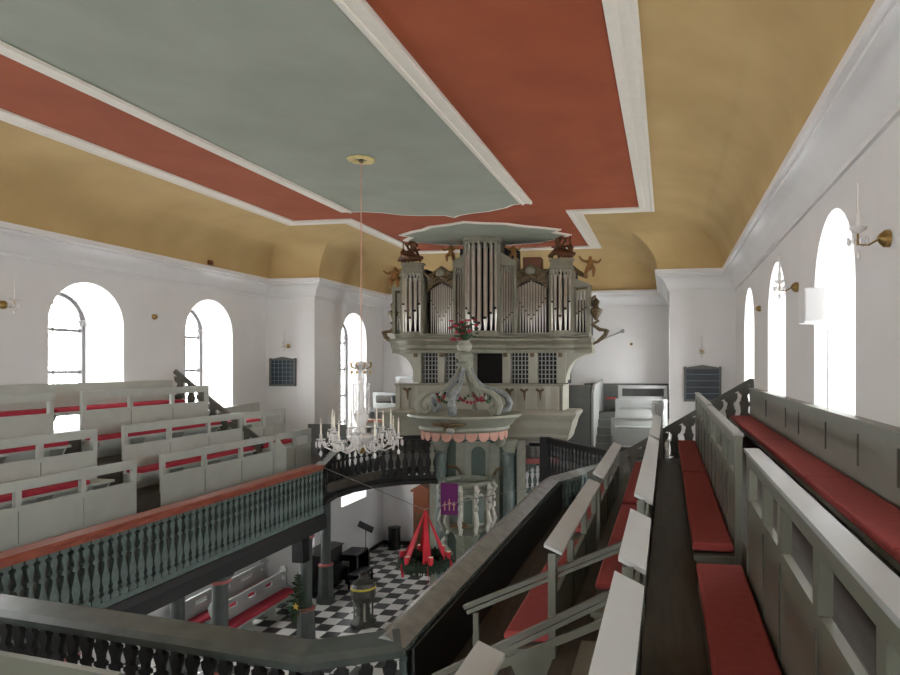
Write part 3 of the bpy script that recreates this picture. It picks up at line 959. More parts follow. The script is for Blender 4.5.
for s in (-1, 1):
    # flats flanking the centre
    xa, xb = (ox(456), ox(466)) if s < 0 else (ox(501), ox(514))
    for i in range(4 if s < 0 else 5):
        n = 4 if s < 0 else 5
        x = xa + (xb - xa) * (i + .5) / n
        pipe(x, OY + .15, (xb - xa) / n * .42, ZB, ZB + .35 + (.08 * (i if s > 0 else n - i)), oz(266), 8)
    org(MB().prism([(xa - .1, oz(262) if s < 0 else oz(250)), (xb + .1, oz(250) if s < 0 else oz(262)), (xb + .1, oz(266)), (xa - .1, oz(266))], lambda p, q, t: (p, t, q), OY - .05, OY + .5), 'flat_cap', M_ORG)
    for x in (xa - .06, xb + .08):
        organ_box(x - .05, x + .05, OY, OY + .5, ZB, oz(258), 'pilaster')
    mb = MB()
    for i in range(4):
        x = xa + (xb - xa) * (i + .5) / 4
        mb.tube([(x, OY + .05, oz(266)), (x + .04, OY + .02, oz(270)), (x - .03, OY + .02, oz(274))], [.04, .035, .01], 6)
    org(mb, 'carved_fringe', M_ORGL)
    # wide fields
    xa, xb = (ox(427), ox(452)) if s < 0 else (ox(516), ox(547))
    n = 11
    for i in range(n):
        u = (i + .5) / n * 2 - 1
        x = xa + (xb - xa) * (i + .5) / n
        pipe(x, OY + .22, (xb - xa) / n * .43, ZB, ZB + .45 + .75 * abs(u), oz(281) - .25 * abs(u), 8)
    # carved drapery over field
    mb = MB()
    xm = (xa + xb) / 2
    W = (xb - xa) / 2
    pts = [(xm - W - .05, oz(276)), (xm - W - .05, oz(290)), (xm - W * .6, oz(283)), (xm, oz(280)), (xm + W * .6, oz(283)), (xm + W + .05, oz(290)), (xm + W + .05, oz(276)), (xm + W * .55, oz(269)), (xm, oz(264)), (xm - W * .55, oz(269))]
    mb.prism(pts, lambda p, q, t: (p, t, q), OY + .1, OY + .3)
    for q in (-1, 1):
        mb.tube([(xm, OY + .06, oz(275)), (xm + q * .25, OY + .02, oz(279)), (xm + q * .5, OY + .05, oz(274)), (xm + q * .62, OY + .08, oz(270))], [.09, .07, .05, .02], 6)
        mb.tube(spiral((xm + q * W * .75, OY + .05, oz(276)), .16, .03, 0, 9 * q, 16), .045, 6)
    org(mb, 'carved_drapery', M_CARVE)
    org(MB().ball((xm, OY + .03, oz(272)), .17, 10, 1, .5, .9), 'cartouche', M_ORG, True)
    # side round towers
    c = ox(410) if s < 0 else ox(562)
    half_tower(c, .36, ZB, oz(272), OY + .1, 5, ZB, ZB + .85, oz(277))
    # outer flats
    xa, xb = (ox(391), ox(399)) if s < 0 else (ox(575), ox(587))
    for i in range(4):
        x = xa + (xb - xa) * (i + .5) / 4
        pipe(x, OY + .25, (xb - xa) / 4 * .4, ZB, ZB + .62 + .06 * i * s, oz(291), 8)
    org(MB().prism([(xa - .1, oz(286) if s < 0 else oz(279)), (xb + .1, oz(279) if s < 0 else oz(286)), (xb + .1, oz(289)), (xa - .1, oz(289))], lambda p, q, t: (p, t, q), OY, OY + .5), 'flat_cap', M_ORG)
    for x in (xa - .06, xb + .05):
        organ_box(x - .05, x + .05, OY + .1, OY + .5, ZB, oz(286), 'pilaster')
    # slanting dark scrolls joining tower tops
    mb = MB().tube([(xa, OY + .2, oz(277)), (xa + .25, OY + .2, oz(275)), (xb, OY + .2, oz(270))] if s < 0 else [(xb, OY + .2, oz(279)), (xb - .25, OY + .2, oz(275)), (xa, OY + .2, oz(270))], [.06, .1, .05], 6)
    org(mb, 'carved_scroll', M_CARVE)
    # side ears
    e = ox(387) if s < 0 else ox(595)
    mb = MB()
    q = s
    mb.tube(spiral((e, OY + .3, oz(303)), .2, .05, PI / 2, PI / 2 + 5 * q, 14), .05, 6)
    mb.lathe([(0, 0), (.05, .02), (.2, .28), (.22, .36), (.1, .42), (.06, .55), (.14, .62), (.02, .75)], (e, OY + .3, oz(321)), 10)
    mb.tube([(e + .1 * q, OY + .3, oz(321)), (e - .12 * q, OY + .3, oz(325)), (e + .12 * q, OY + .3, oz(330)), (e + .38 * q, OY + .3, oz(331))], [.05, .08, .07, .05], 6)
    mb.tube([(e + .38 * q, OY + .3, oz(330)), (e + .3 * q, OY + .3, oz(336)), (e + .05 * q, OY + .3, oz(342)), (e - .15 * q, OY + .3, oz(345))], [.09, .08, .06, .03], 6)
    org(mb, 'side_scroll', M_CARVE, True)
    org(MB().ball((e, OY + .28, oz(312)), .13, 8, 1, 1, 1.2), 'gilt_vase', M_GOLD, True)

# cornice between pipes and lower case
def bowed(x0, x1, y, prof, name, m):
    """moulding with three shallow bows towards the viewer, following the towers"""
    mb = MB()
    N = 48
    rows = []
    for d, z in prof:
        row = []
        for i in range(N + 1):
            x = x0 + (x1 - x0) * i / N
            b = 0
            for c, w, k in ((cx0, .75, .38), (ox(410), .5, .2), (ox(562), .5, .2)):
                u = (x - c) / w
                if abs(u) < 1:
                    b = max(b, k * math.cos(u * PI / 2))
            row.append((x, y - d - b, z))
        rows.append(row)
    back = [[(p[0], y + .8, p[2]) for p in rows[0]], [(p[0], y + .8, p[2]) for p in rows[-1]]]
    allr = [back[0]] + rows + [back[1]]
    for a, b in zip(allr[:-1], allr[1:]):
        for i in range(N):
            mb.add([a[i], a[i + 1], b[i + 1], b[i]], [(0, 1, 2, 3)])
    for e in (0, N):
        mb.add([r[e] for r in allr], [tuple(range(len(allr)))])
    return org(mb, name, m)
bowed(ox(391), ox(589), OY + .1, [(.0, ZB), (.06, ZB), (.06, ZB - .06), (0, ZB - .08), (0, ZB - .16)], 'pipe_sill', M_ORG)
bowed(ox(388), ox(592), OY + .1, [(.05, oz(338)), (.3, oz(339)), (.3, oz(341)), (.2, oz(343)), (.12, oz(345)), (.12, oz(348)), (.02, oz(350)), (.02, oz(353))], 'cornice', M_ORG)
# lower case with grilles and keydesk
LY = OY + .1
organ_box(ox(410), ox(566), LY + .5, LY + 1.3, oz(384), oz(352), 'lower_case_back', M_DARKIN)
for a, b in ((410, 418), (436, 443), (461, 473), (503, 511), (529, 538), (557, 566)):
    organ_box(ox(a), ox(b), LY, LY + .5, oz(383), oz(352), 'stile', M_ORGL)
for a, b in ((418, 436), (443, 461), (511, 529), (538, 557)):
    mb = MB()
    nx, nz_ = 5, 7
    x0, x1, z0, z1 = ox(a), ox(b), oz(383), oz(352)
    for i in range(1, nx):
        x = x0 + (x1 - x0) * i / nx
        mb.box(x - .015, x + .015, LY + .1, LY + .14, z0, z1)
    for i in range(1, nz_):
        z = z0 + (z1 - z0) * i / nz_
        mb.box(x0, x1, LY + .1, LY + .14, z - .014, z + .014)
    org(mb, 'grille', M_LEDGE)
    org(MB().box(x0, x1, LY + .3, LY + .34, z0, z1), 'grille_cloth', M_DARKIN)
for a in (413, 440, 506, 533, 561):
    organ_box(ox(a) - .07, ox(a) + .07, LY - .03, LY, oz(357), oz(353), 'rosette', M_CARVE)
for s, e, i in ((-1, ox(391), ox(410)), (1, ox(590), ox(566))):
    pts = [(i, oz(352)), (e, oz(352))] + [(e + (i - e) * math.sin(a * PI / 16), oz(354) + (oz(380) - oz(354)) * (1 - math.cos(a * PI / 16))) for a in range(9)]
    org(MB().prism(pts, lambda p, q, t: (p, t, q), LY + .1, LY + .9), 'bracket', M_ORGL)
# balcony parapet with pilasters
PY = 20.15
organ_box(ox(404), ox(566), PY, PY + .1, oz(412), oz(384), 'parapet', M_ORGL)
organ_box(ox(402), ox(568), PY - .06, PY + .2, oz(385), oz(383), 'parapet_cap', M_ORG)
for a in (406, 415, 424, 436, 450, 498, 511, 521, 531, 541, 551, 562):
    organ_box(ox(a) - .05, ox(a) + .05, PY - .04, PY, oz(411), oz(386), 'pilaster', M_ORGL)
for a in (415, 449, 517, 531, 546):
    mb = MB().tube([(ox(a) - .12, PY - .05, oz(388)), (ox(a), PY - .08, oz(390)), (ox(a) + .12, PY - .05, oz(388))], .045, 6)
    mb.tube([(ox(a), PY - .06, oz(389)), (ox(a) + .02, PY - .06, oz(399))], [.06, .015], 6)
    org(mb, 'carved_festoon', M_CARVE)
for s in (-1, 1):
    e = ox(404) if s < 0 else ox(566)
    organ_box(e - .05, e + .05, PY, LY + .4, oz(412), oz(384), 'parapet_side', M_ORGL)
# great moulded ledge under the balcony
mb = MB()
prof = [(.62, oz(408)), (.72, oz(409.5)), (.72, oz(411)), (.55, oz(416)), (.50, oz(418)), (.42, oz(424)), (.3, oz(430)), (.28, oz(433)), (.15, oz(437)), (-.2, oz(437))]
rws = []
for d, z in prof:
    rws.append([(ox(402) - d * .65, 21.3, z), (ox(402) - d * .65, PY - d * .6, z), (ox(568) + d * .65, PY - d * .6, z), (ox(568) + d * .65, 21.3, z)])
for a, b in zip(rws[:-1], rws[1:]):
    for i in range(3):
        mb.add([a[i], a[i + 1], b[i + 1], b[i]], [(0, 1, 2, 3)])
mb.add(rws[0], [(0, 1, 2, 3)])
mb.add(rws[-1], [(0, 1, 2, 3)])
org(mb, 'balcony_ledge', M_ORGL)
# organist's bench back seen in the dark opening is left dark; trophies and figures on top
def trophy(c, y, z, s):
    mb = MB()
    mb.lathe([(0, 0), (.1, .0), (.13, .1), (.08, .22), (.11, .34), (.05, .42), (.02, .45), (.02, .95), (.05, .97), (.04, 1.05), (0, 1.06)], (c - .28 * s, y, z), 8)
    mb.tube(bez((c - .1, y, z), (c + .3 * s, y, z + .7), (c - .4 * s, y, z + .9), (c + .12 * s, y, z + .95), 10), .045, 6)
    mb.tube(bez((c + .35 * s, y, z), (c + .2 * s, y, z + .5), (c + .05 * s, y, z + .5), (c - .1 * s, y, z + 1.0), 10), .045, 6)
    mb.tube(spiral((c + .05 * s, y - .05, z + .5), .2, .1, 0, 6, 14), .035, 6)
    mb.tube([(c - .45, y, z + .05), (c - .2, y - .1, z + .2), (c + .1, y - .1, z + .12), (c + .45, y, z + .12)], [.05, .12, .14, .05], 8)
    for k in range(6):
        a = k * 1.1
        mb.tube([(c, y, z + .35), (c + .35 * math.cos(a), y - .05, z + .4 + .3 * math.sin(a))], [.05, .03], 5)
    org(mb, 'instrument_trophy', M_BRONZE, True)
trophy(ox(409), OY, oz(260), 1)
trophy(ox(563), OY, oz(260), -1)

def skin_body(name, pts, edges, radii, m, parent, sub=1):
    o0 = ORG[parent.name]
    me = bpy.data.meshes.new(name)
    me.from_pydata([(p[0] - o0[0], p[1] - o0[1], p[2] - o0[2]) for p in pts], edges, [])
    o = bpy.data.objects.new(name, me)
    col.objects.link(o)
    o.parent = parent
    me.materials.append(m)
    sk = o.modifiers.new('skin', 'SKIN')
    if not me.skin_vertices:
        bpy.context.view_layer.objects.active = o
    for i, r in enumerate(radii):
        v = me.skin_vertices[0].data[i]
        v.radius = (r, r)
        v.use_root = (i == 0)
    sk.use_smooth_shade = True
    ss = o.modifiers.new('smooth', 'SUBSURF')
    ss.levels = ss.render_levels = sub
    ORG[o.name] = o0
    return o

def angel(c, y, z, s, h=.62, wing=False, m=M_GOLD):
    k = h / .62
    P = [(0, 0, .28), (0, 0, .42), (0, 0, .47), (0, 0, .56),
         (-.07, 0, .26), (-.1, -.12, .2), (-.08, -.1, .03), (.07, 0, .26), (.1, -.1, .14), (.09, -.02, .0),
         (-.09, 0, .42), (-.2, -.05, .38), (-.28, -.1, .46), (.09, 0, .42), (.2, -.02, .46), (.27, -.06, .56)]
    E = [(0, 1), (1, 2), (2, 3), (0, 4), (4, 5), (5, 6), (0, 7), (7, 8), (8, 9), (1, 10), (10, 11), (11, 12), (1, 13), (13, 14), (14, 15)]
    Rr = [.085, .08, .035, .062, .06, .05, .03, .06, .05, .03, .04, .032, .024, .04, .032, .024]
    pts = [(c + p[0] * s * k, y + p[1] * k, z + p[2] * k) for p in P]
    me = MB()
    # one continuous surface made of overlapping tapering limbs would split; use the skin modifier instead
    o0 = ORG[organ.name]
    d = bpy.data.meshes.new('angel_figure')
    d.from_pydata([(p[0] - o0[0], p[1] - o0[1], p[2] - o0[2]) for p in pts], E, [])
    o = bpy.data.objects.new('angel_figure', d)
    col.objects.link(o)
    o.parent = organ
    d.materials.append(m)
    mod = o.modifiers.new('skin', 'SKIN')
    for i, r in enumerate(Rr):
        sv = d.skin_vertices[0].data[i]
        sv.radius = (r * k, r * k)
        sv.use_root = (i == 0)
    mod.use_smooth_shade = True
    q = o.modifiers.new('smooth', 'SUBSURF')
    q.levels = q.render_levels = 1
    if wing:
        w = MB()
        for t in (-1, 1):
            w.add([(c, y + .05, z + .44 * k), (c + t * .12 * k, y + .12, z + .56 * k), (c + t * .3 * k, y + .1, z + .5 * k), (c + t * .24 * k, y + .1, z + .34 * k), (c, y + .07, z + .32 * k),
                   (c, y + .08, z + .44 * k), (c + t * .12 * k, y + .15, z + .56 * k), (c + t * .3 * k, y + .12, z + .5 * k), (c + t * .24 * k, y + .13, z + .34 * k), (c, y + .1, z + .32 * k)],
                  [(0, 1, 2, 3, 4), (9, 8, 7, 6, 5), (0, 1, 6, 5), (1, 2, 7, 6), (2, 3, 8, 7), (3, 4, 9, 8), (4, 0, 5, 9)])
        ORG[o.name] = o0
        w.build('wing', m, o)
angel(ox(391), OY + .1, oz(287), 1, .85)
angel(ox(590), OY + .1, oz(281), -1, .85)
angel(ox(450), OY + .1, oz(262), 1, .72)
angel(ox(514), OY + .1, oz(262), -1, .62)
organ_box(ox(521), ox(539), OY + .5, OY + 1.0, oz(270), oz(256), 'wind_box', M_WOODC)
# tie rod from organ to wall
tag(MB().tube([(-2.44, 21.4, .7), (-1.75, 25.7, 1.32)], .03, 6).ball((-1.75, 25.72, 1.32), .08, 8).build('tie_rod', M_WIRE), 'thin grey rod running from the organ to the far wall', 'rod')

# ------------------------------------------------------------------ pulpit altar wall
WY = 19.9
pw = thing('pulpit_wall', 'green and grey panelled altar wall with columns behind the pulpit', 'altar wall', (CX, WY, GZ))
MB().box(-7.45, -4.5, WY + .05, WY + .2, GZ, -2.45).build('back_panel', M_PULG, pw)
for x in (-7.2, -4.95):
    MB().lathe([(.27, GZ), (.27, GZ + .5), (.22, GZ + .6), (.2, GZ + 1), (.17, -2.9), (.22, -2.85), (.17, -2.8)], (x, WY - .1, 0), 16).build('column', M_MARB, pw, True)
    MB().lathe([(.18, -2.8), (.26, -2.6), (.3, -2.5), (.3, -2.4)], (x, WY - .1, 0), 12).build('capital', M_PULP, pw, True)
    MB().box(x + (.25 if x > -6 else -.42), x + (.5 if x > -6 else -.2), WY - .05, WY + .1, GZ, -2.45).build('pilaster', M_PULP, pw)
for x0, x1 in ((-6.75, -6.45), (-5.65, -5.3)):
    MB().box(x0, x1, WY, WY + .06, GZ + 1.0, -2.55).build('side_panel', M_PULP, pw)
# arched centre panel
def archpts(xc, hw, z0, z1):
    pts = [(xc - hw, z0), (xc - hw, z1 - hw)]
    for i in range(1, 8):
        a = PI - PI * i / 8
        pts.append((xc + hw * math.cos(a), z1 - hw + hw * math.sin(a)))
    return pts + [(xc + hw, z1 - hw), (xc + hw, z0)]
MB().box(-6.42, -5.62, WY - .04, WY + .06, -3.85, -2.5).build('centre_panel', M_PULP, pw)
MB().prism(archpts(-5.98, .23, -3.6, -2.65), lambda p, q, t: (p, t, q), WY - .07, WY - .04).build('arched_inset', M_PULG, pw)
for s in (-1, 1):
    MB().tube(bez((-6.0 + s * .55, WY - .1, -3.55), (-6.0 + s * .7, WY - .15, -3.1), (-6.0 + s * .95, WY - .1, -3.5), (-6.0 + s * 1.0, WY - .1, -3.2), 8), [.05] * 9, 6).build('carved_scroll', M_CARVE, pw)

# pulpit body
PX, PYY = -6.06, 18.95
PS = .84
pul = thing('pulpit', 'grey baroque pulpit with silvered carving and purple cloth', 'pulpit', (PX, PYY, GZ))
prof = [(.0, -6.1), (.12, -6.0), (.14, -5.8), (.42, -5.4), (.5, -5.2), (.74, -5.08), (.76, -4.98), (.66, -4.92), (.74, -4.6), (.78, -4.3), (.72, -3.95), (.74, -3.78), (.95, -3.7), (1.02, -3.6), (1.0, -3.54), (.8, -3.54), (.76, -3.62), (.74, -4.6), (0, -4.6)]
prof = [(r_ * PS, z_) for r_, z_ in prof]
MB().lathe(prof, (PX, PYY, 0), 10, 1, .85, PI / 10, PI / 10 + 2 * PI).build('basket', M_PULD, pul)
MB().lathe([(.34, GZ), (.34, GZ + .5), (.2, GZ + .8), (.2, -6.4), (.3, -6.1), (.1, -5.9)], (PX, PYY + .25, 0), 10).build('pedestal', M_PULP, pul, True)
for i in range(7):
    a = -PI / 2 + (i - 3) * PI / 5.2
    dx, dy = math.cos(a), math.sin(a) * .85
    mb = MB()
    pts = [(PX + dx * r * PS, PYY + dy * r * PS, z) for r, z in [(.92, -3.62), (1.02, -3.75), (.9, -3.95), (.84, -4.2), (.92, -4.45), (1.0, -4.75), (.88, -4.98), (.95, -5.1)]]
    mb.tube(pts, [.06, .09, .06, .05, .06, .085, .06, .05], 7)
    for z in (-3.78, -4.05, -4.3, -4.75):
        mb.ball((PX + dx * .97 * PS, PYY + dy * .97 * PS, z), .075, 6, 1, 1, 1.4)
    mb.build('carved_console', M_SILVER if i > 2 else M_PULP, pul, True)
mb = MB()
for k in range(9):
    a = k * PI / 8
    mb.tube([(PX - .02 + .0, PYY - .68, -4.85), (PX - .02 + .26 * math.cos(a), PYY - .7, -4.85 + .17 * math.sin(a))], [.03, .05], 6)
mb.build('shell_carving', M_CARVE, pul, True)
for i in range(6):
    a = -PI / 2 + (i - 2.5) * PI / 5.2
    dx, dy = math.cos(a), math.sin(a) * .85
    t = a + PI / 2
    bx, by = PX + dx * .79 * PS, PYY + dy * .79 * PS
    for (hw, z0_, z1_, d_, m_) in ((.17, -4.85, -3.9, .0, M_PULP), (.12, -4.78, -3.98, .02, M_PULG)):
        MB().prism(archpts(0, hw, z0_, z1_), lambda p, q, tt: (bx + p * math.cos(t) + tt * dx, by + p * math.sin(t) + tt * dy, q), -.06 + d_, .02 + d_).build('framed_panel', m_, pul)
for s in (-1, 1):
    mb = MB()
    mb.tube(bez((PX + s * .55, PYY - .4, -5.25), (PX + s * .9, PYY - .4, -5.5), (PX + s * .2, PYY - .3, -5.7), (PX + s * .45, PYY - .3, -6.0), 8), .07, 6)
    mb.build('corbel_scroll', M_PULP, pul, True)
# antependium lies over the rim: its own thing
tag(MB().box(-6.6, -6.08, PYY - .87, PYY - .83, -4.45, -3.52).build('antependium', M_PURPLE), 'purple cloth with three pink crosses hanging on the pulpit', 'cloth')
ante = [o for o in col.objects if o.name.startswith('antependium')][0]
for i, (dx, h) in enumerate([(-.14, .26), (0, .34), (.14, .26)]):
    x = -6.33 + dx
    MB().box(x - .012, x + .012, PYY - .885, PYY - .87, -4.32, -4.32 + h).box(x - .05, x + .05, PYY - .885, PYY - .87, -4.32 + h * .62, -4.32 + h * .62 + .022).build('cross', M_PINK, ante)

# canopy
CY_ = 18.4
PX = PX + .09
can = thing('pulpit_canopy', 'grey octagonal sounding board with scrolls and pink scalloped fringe', 'canopy', (PX, CY_, -2.3))
KX = 1.52
MB().lathe([(0, -1.42), (.5, -1.44), (1.5, -1.5), (1.68, -1.47), (1.71, -1.53), (1.62, -1.6), (1.54, -1.64), (1.47, -1.76), (1.36, -1.82), (1.36, -1.9), (1.26, -1.98), (0, -1.98)], (PX, CY_, 0), 24, 1, .85).build('sounding_board', M_PULP, can, True)
for i in range(22):
    a = 2 * PI * i / 22
    x, y = PX + 1.27 * math.cos(a), CY_ + 1.08 * math.sin(a)
    t = a + PI / 2
    pts = [(-.165, 0), (-.165, -.1), (-.11, -.2), (0, -.25), (.11, -.2), (.165, -.1), (.165, 0)]
    MB().prism(pts, lambda p, q, tt: (x + p * math.cos(t) + tt * math.cos(a), y + p * math.sin(t) + tt * math.sin(a), -1.97 + q), -.02, .02).build('scallop', M_PINK, can)
NV = 6
for i in range(NV):
    a = -PI / 2 + 2 * PI * i / NV
    ca, sa = math.cos(a), math.sin(a) * .85
    def rp(r, z):
        return (PX + ca * r, CY_ + sa * r, z)
    mb = MB()
    curve = [(.1, .1), (.16, -.12), (.3, -.4), (.55, -.66), (.85, -.78), (1.12, -.84), (1.34, -1.0), (1.42, -1.2), (1.34, -1.38), (1.18, -1.42), (1.07, -1.32), (1.1, -1.2), (1.2, -1.18)]
    mb.tube([rp(r, z) for r, z in curve], [.05, .055, .06, .065, .075, .09, .105, .12, .12, .1, .08, .06, .05], 8)
    mb.tube([rp(r, z) for r, z in [(.62, -.72), (.74, -.98), (.88, -1.0), (.88, -.88)]], [.05, .06, .05, .03], 6)
    mb.build('volute', M_BLUEG if i % 2 == 0 else M_PULP, can, True)
    a2 = a + PI / NV
    mb = MB()
    p0, p3 = rp(.85, -.9), (PX + math.cos(a + 2 * PI / NV) * .85, CY_ + math.sin(a + 2 * PI / NV) * .85 * .85, -.9)
    for t in range(9):
        u = t / 8
        x = p0[0] + (p3[0] - p0[0]) * u
        y = p0[1] + (p3[1] - p0[1]) * u
        z = -.9 - .22 * math.sin(PI * u)
        mb.ball((x, y, z), .05, 6)
    mb.build('garland', M_FLOW if i % 2 == 0 else M_LEAF, can, True)
MB().lathe([(.1, -.2), (.2, -.1), (.26, .0), (.16, .1), (.26, .18), (.3, .28), (.2, .36)], (PX, CY_, 0), 12).build('finial_pedestal', M_PULP, can, True)
mb = MB()
for s in (-1, 1):
    mb.tube(bez((PX, CY_ - 1.3, -1.78), (PX + s * .2, CY_ - 1.45, -1.6), (PX + s * .35, CY_ - 1.42, -1.75), (PX + s * .5, CY_ - 1.35, -1.66), 8), [.1, .09, .08, .07, .06, .05, .04, .03, .02], 6)
mb.ball((PX, CY_ - 1.33, -1.8), .15, 8, 1.3, .7, .7)
mb.build('cartouche', M_CARVE, can, True)
MB().ball((PX + .05, CY_ - 1.42, -1.86), .09, 8, 1.4, .8, 1).build('cartouche_rosette', M_LEDGE, can, True)
MB().tube([(-4.95, 18.8, -1.95), (-4.8, 18.7, -1.8), (-4.65, 18.7, -1.6)], [.05, .08, .05], 8).ball((-4.98, 18.8, -2.25), .2, 8, 1, .8, 1.3).build('corner_carving', M_ORGL, can, True)
# flower vase
vase = thing('flower_vase', 'vase of red flowers on top of the pulpit canopy', 'vase', (PX, CY_, .36))
MB().lathe([(.12, .36), (.2, .42), (.24, .55), (.16, .66), (.2, .7)], (PX, CY_, 0), 12).build('vase', M_ORGL, vase, True)
mb = MB()
rnd.seed(3)
for i in range(26):
    a = rnd.uniform(0, 2 * PI)
    e = rnd.uniform(.1, .55)
    z = .75 + rnd.uniform(.05, .5)
    mb.tube([(PX, CY_, .66), (PX + .5 * e * math.cos(a), CY_ + .3 * e * math.sin(a), z)], [.02, .015], 4)
    mb.ball((PX + e * math.cos(a) * .8, CY_ + e * math.sin(a) * .5, z), .045, 5, 1.6, 1, .6)
mb.build('foliage', M_LEAF, vase)
mb = MB()
for i in range(26):
    a = rnd.uniform(0, 2 * PI)
    e = rnd.uniform(.05, .62)
    z = .72 + rnd.uniform(0, .6)
    MB().ball((PX + e * math.cos(a), CY_ - .05 + e * math.sin(a) * .5, z), .06, 6, 1.3, 1, .6).build('flower', M_FLOW, vase)

# ------------------------------------------------------------------ chandelier
CHX, CHY = -6.24, 12.38
ch = thing('chandelier', 'crystal chandelier with many candles hanging from the ceiling rosette', 'chandelier', (CHX, CHY, -1.95))
MB().tube([(CHX, CHY, CEIL - .08), (CHX, CHY, .05)], .012, 6).build('cord', M_CORD, ch)
MB().lathe([(0, -.5), (.05, -.48), (.08, -.3), (.06, -.15), (.12, -.08), (.14, -.02), (.06, .02), (.03, .06)], (CHX, CHY, 0), 12).build('crown_cup', M_CRYS, ch, True)
mb = MB()
for i in range(8):
    a = 2 * PI * i / 8
    ca, sa = math.cos(a), math.sin(a)
    mb.tube([(CHX + ca * r, CHY + sa * r, z) for r, z in [(.04, -.02), (.12, -.1), (.2, -.06), (.22, .02), (.17, .03)]], .014, 5)
    mb.ball((CHX + ca * .2, CHY + sa * .2, -.17), .02, 5, 1, 1, 1.8)
mb.build('crown', M_BRASS, ch, True)
MB().lathe([(0, -1.9), (.03, -1.88), (.05, -1.8), (.2, -1.62), (.3, -1.5), (.28, -1.45), (.1, -1.42), (.06, -1.3), (.14, -1.15), (.16, -1.05), (.07, -.95), (.05, -.8), (.08, -.7), (.05, -.55), (.03, -.45)], (CHX, CHY, 0), 14).build('stem', M_CRYS, ch, True)
MB().ball((CHX, CHY, -1.72), .12, 10, 1, 1, 1.2).build('brass_ball', M_BRASS, ch, True)
for i in range(14):
    a = 2 * PI * i / 14
    ca, sa = math.cos(a), math.sin(a)
    mb = MB()
    for j in range(14):
        z = -.42 - j * .045
        mb.ball((CHX + ca * (.16), CHY + sa * .16, z), .018, 4, 1, 1, 1.2)
    mb.build('bead_strand', M_CRYS, ch)
NA = 14
for i in range(NA):
    a = 2 * PI * i / NA + .13
    ca, sa = math.cos(a), math.sin(a)
    def q(r, z):
        return (CHX + ca * r, CHY + sa * r, z)
    L = .78 if i % 2 == 0 else .6
    zc = -1.56 if i % 2 == 0 else -1.4
    mb = MB().tube([q(.08, -1.5), q(L * .35, -1.74), q(L * .65, -1.78), q(L * .9, -1.68), q(L, zc)], [.022, .022, .02, .018, .02], 6)
    arm = mb.build('arm', M_CRYS, ch, True)
    mb = MB().lathe([(.015, 0), (.09, .03), (.1, .05), (.03, .06), (.028, .12), (.04, .14)], q(L, zc), 10)
    mb.build('drip_pan', M_CRYS, arm, True)
    MB().lathe([(.017, .12), (.017, .36), (.006, .39), (.012, .42), (0, .47)], q(L, zc), 8).build('candle', M_CAND, arm, True)
    mb = MB()
    for j in range(5):
        b = 2 * PI * j / 5
        px, py, pz = q(L, zc)
        mb.ball((px + .09 * math.cos(b), py + .09 * math.sin(b), pz - .06), .02, 5, 1, 1, 3.4)
    px, py, pz = q(L, zc)
    mb.tube([(px, py, pz), (px, py, pz - .22)], .005, 4)
    mb.ball((px, py, pz - .25), .034, 6, 1, 1, 1.7)
    mb.build('pendant', M_CRYS, arm, True)
    mb = MB()
    for j in range(9):
        t = j / 8
        a3 = a + 2 * PI / NA * t
        r = L * (1 - t) + (.6 if i % 2 == 0 else .78) * t
        mb.ball((CHX + math.cos(a3) * r, CHY + math.sin(a3) * r, -1.5 - .14 * math.sin(PI * t)), .02, 4)
    mb.build('bead_swag', M_CRYS, ch)
rs = thing('ceiling_rosette', 'small gilt rosette on the grey-green ceiling above the chandelier', 'rosette', (CHX, CHY, CEIL - .12))
mb = MB()
for i in range(10):
    a = 2 * PI * i / 10
    mb.ball((CHX +   .2 * math.cos(a), CHY + .2 * math.sin(a), CEIL - .06), .1, 6, 1, 1, .3)
mb.build('petals', M_PALEG, rs, True)
MB().ball((CHX, CHY, CEIL - .08), .05, 8).build('boss', M_CARVE, rs, True)

# ------------------------------------------------------------------ ground floor
def column(label, x, y, ztop):
    root = thing('column', label, 'column', (x, y, GZ), 'green columns carrying the galleries')
    MB().lathe([(.3, 0), (.3, .18), (.26, .2), (.25, .3), (.22, 1.15), (.22, 1.18)], (x, y, GZ), 8).build('pedestal', M_COL, root)
    MB().lathe([(.23, 1.18), (.24, 1.22), (.2, 1.26)], (x, y, GZ), 16).build('pedestal_ring', M_REDRING, root, True)
    MB().lathe([(.155, 1.24 + GZ), (.155, ztop - .3), (.175, ztop - .12)], (x, y, 0), 16).build('shaft', M_COL, root, True)
    MB().lathe([(.2, ztop - .14), (.22, ztop - .11), (.2, ztop - .07)], (x, y, 0), 16).build('capital_ring', M_REDRING, root, True)
    MB().lathe([(.2, ztop - .07), (.27, ztop), (.27, ztop + .03)], (x, y, 0), 16).build('capital', M_COL, root, True)
    return root
column('green column with red rings under the middle of the left gallery', -9.3, 12.15, -4.47)
column('green column under the end of left gallery behind the little fir tree', -9.45, 15.65, -4.47)
column('thick green column standing between the black piano and the font', -10.9, 19.2, -3.65)
column('green column under the left gallery nearest the white side wall', -11.8, 13.9, -4.43)
column('green column under the rear left gallery behind the near balustrade', -9.3, 8.6, -4.47)

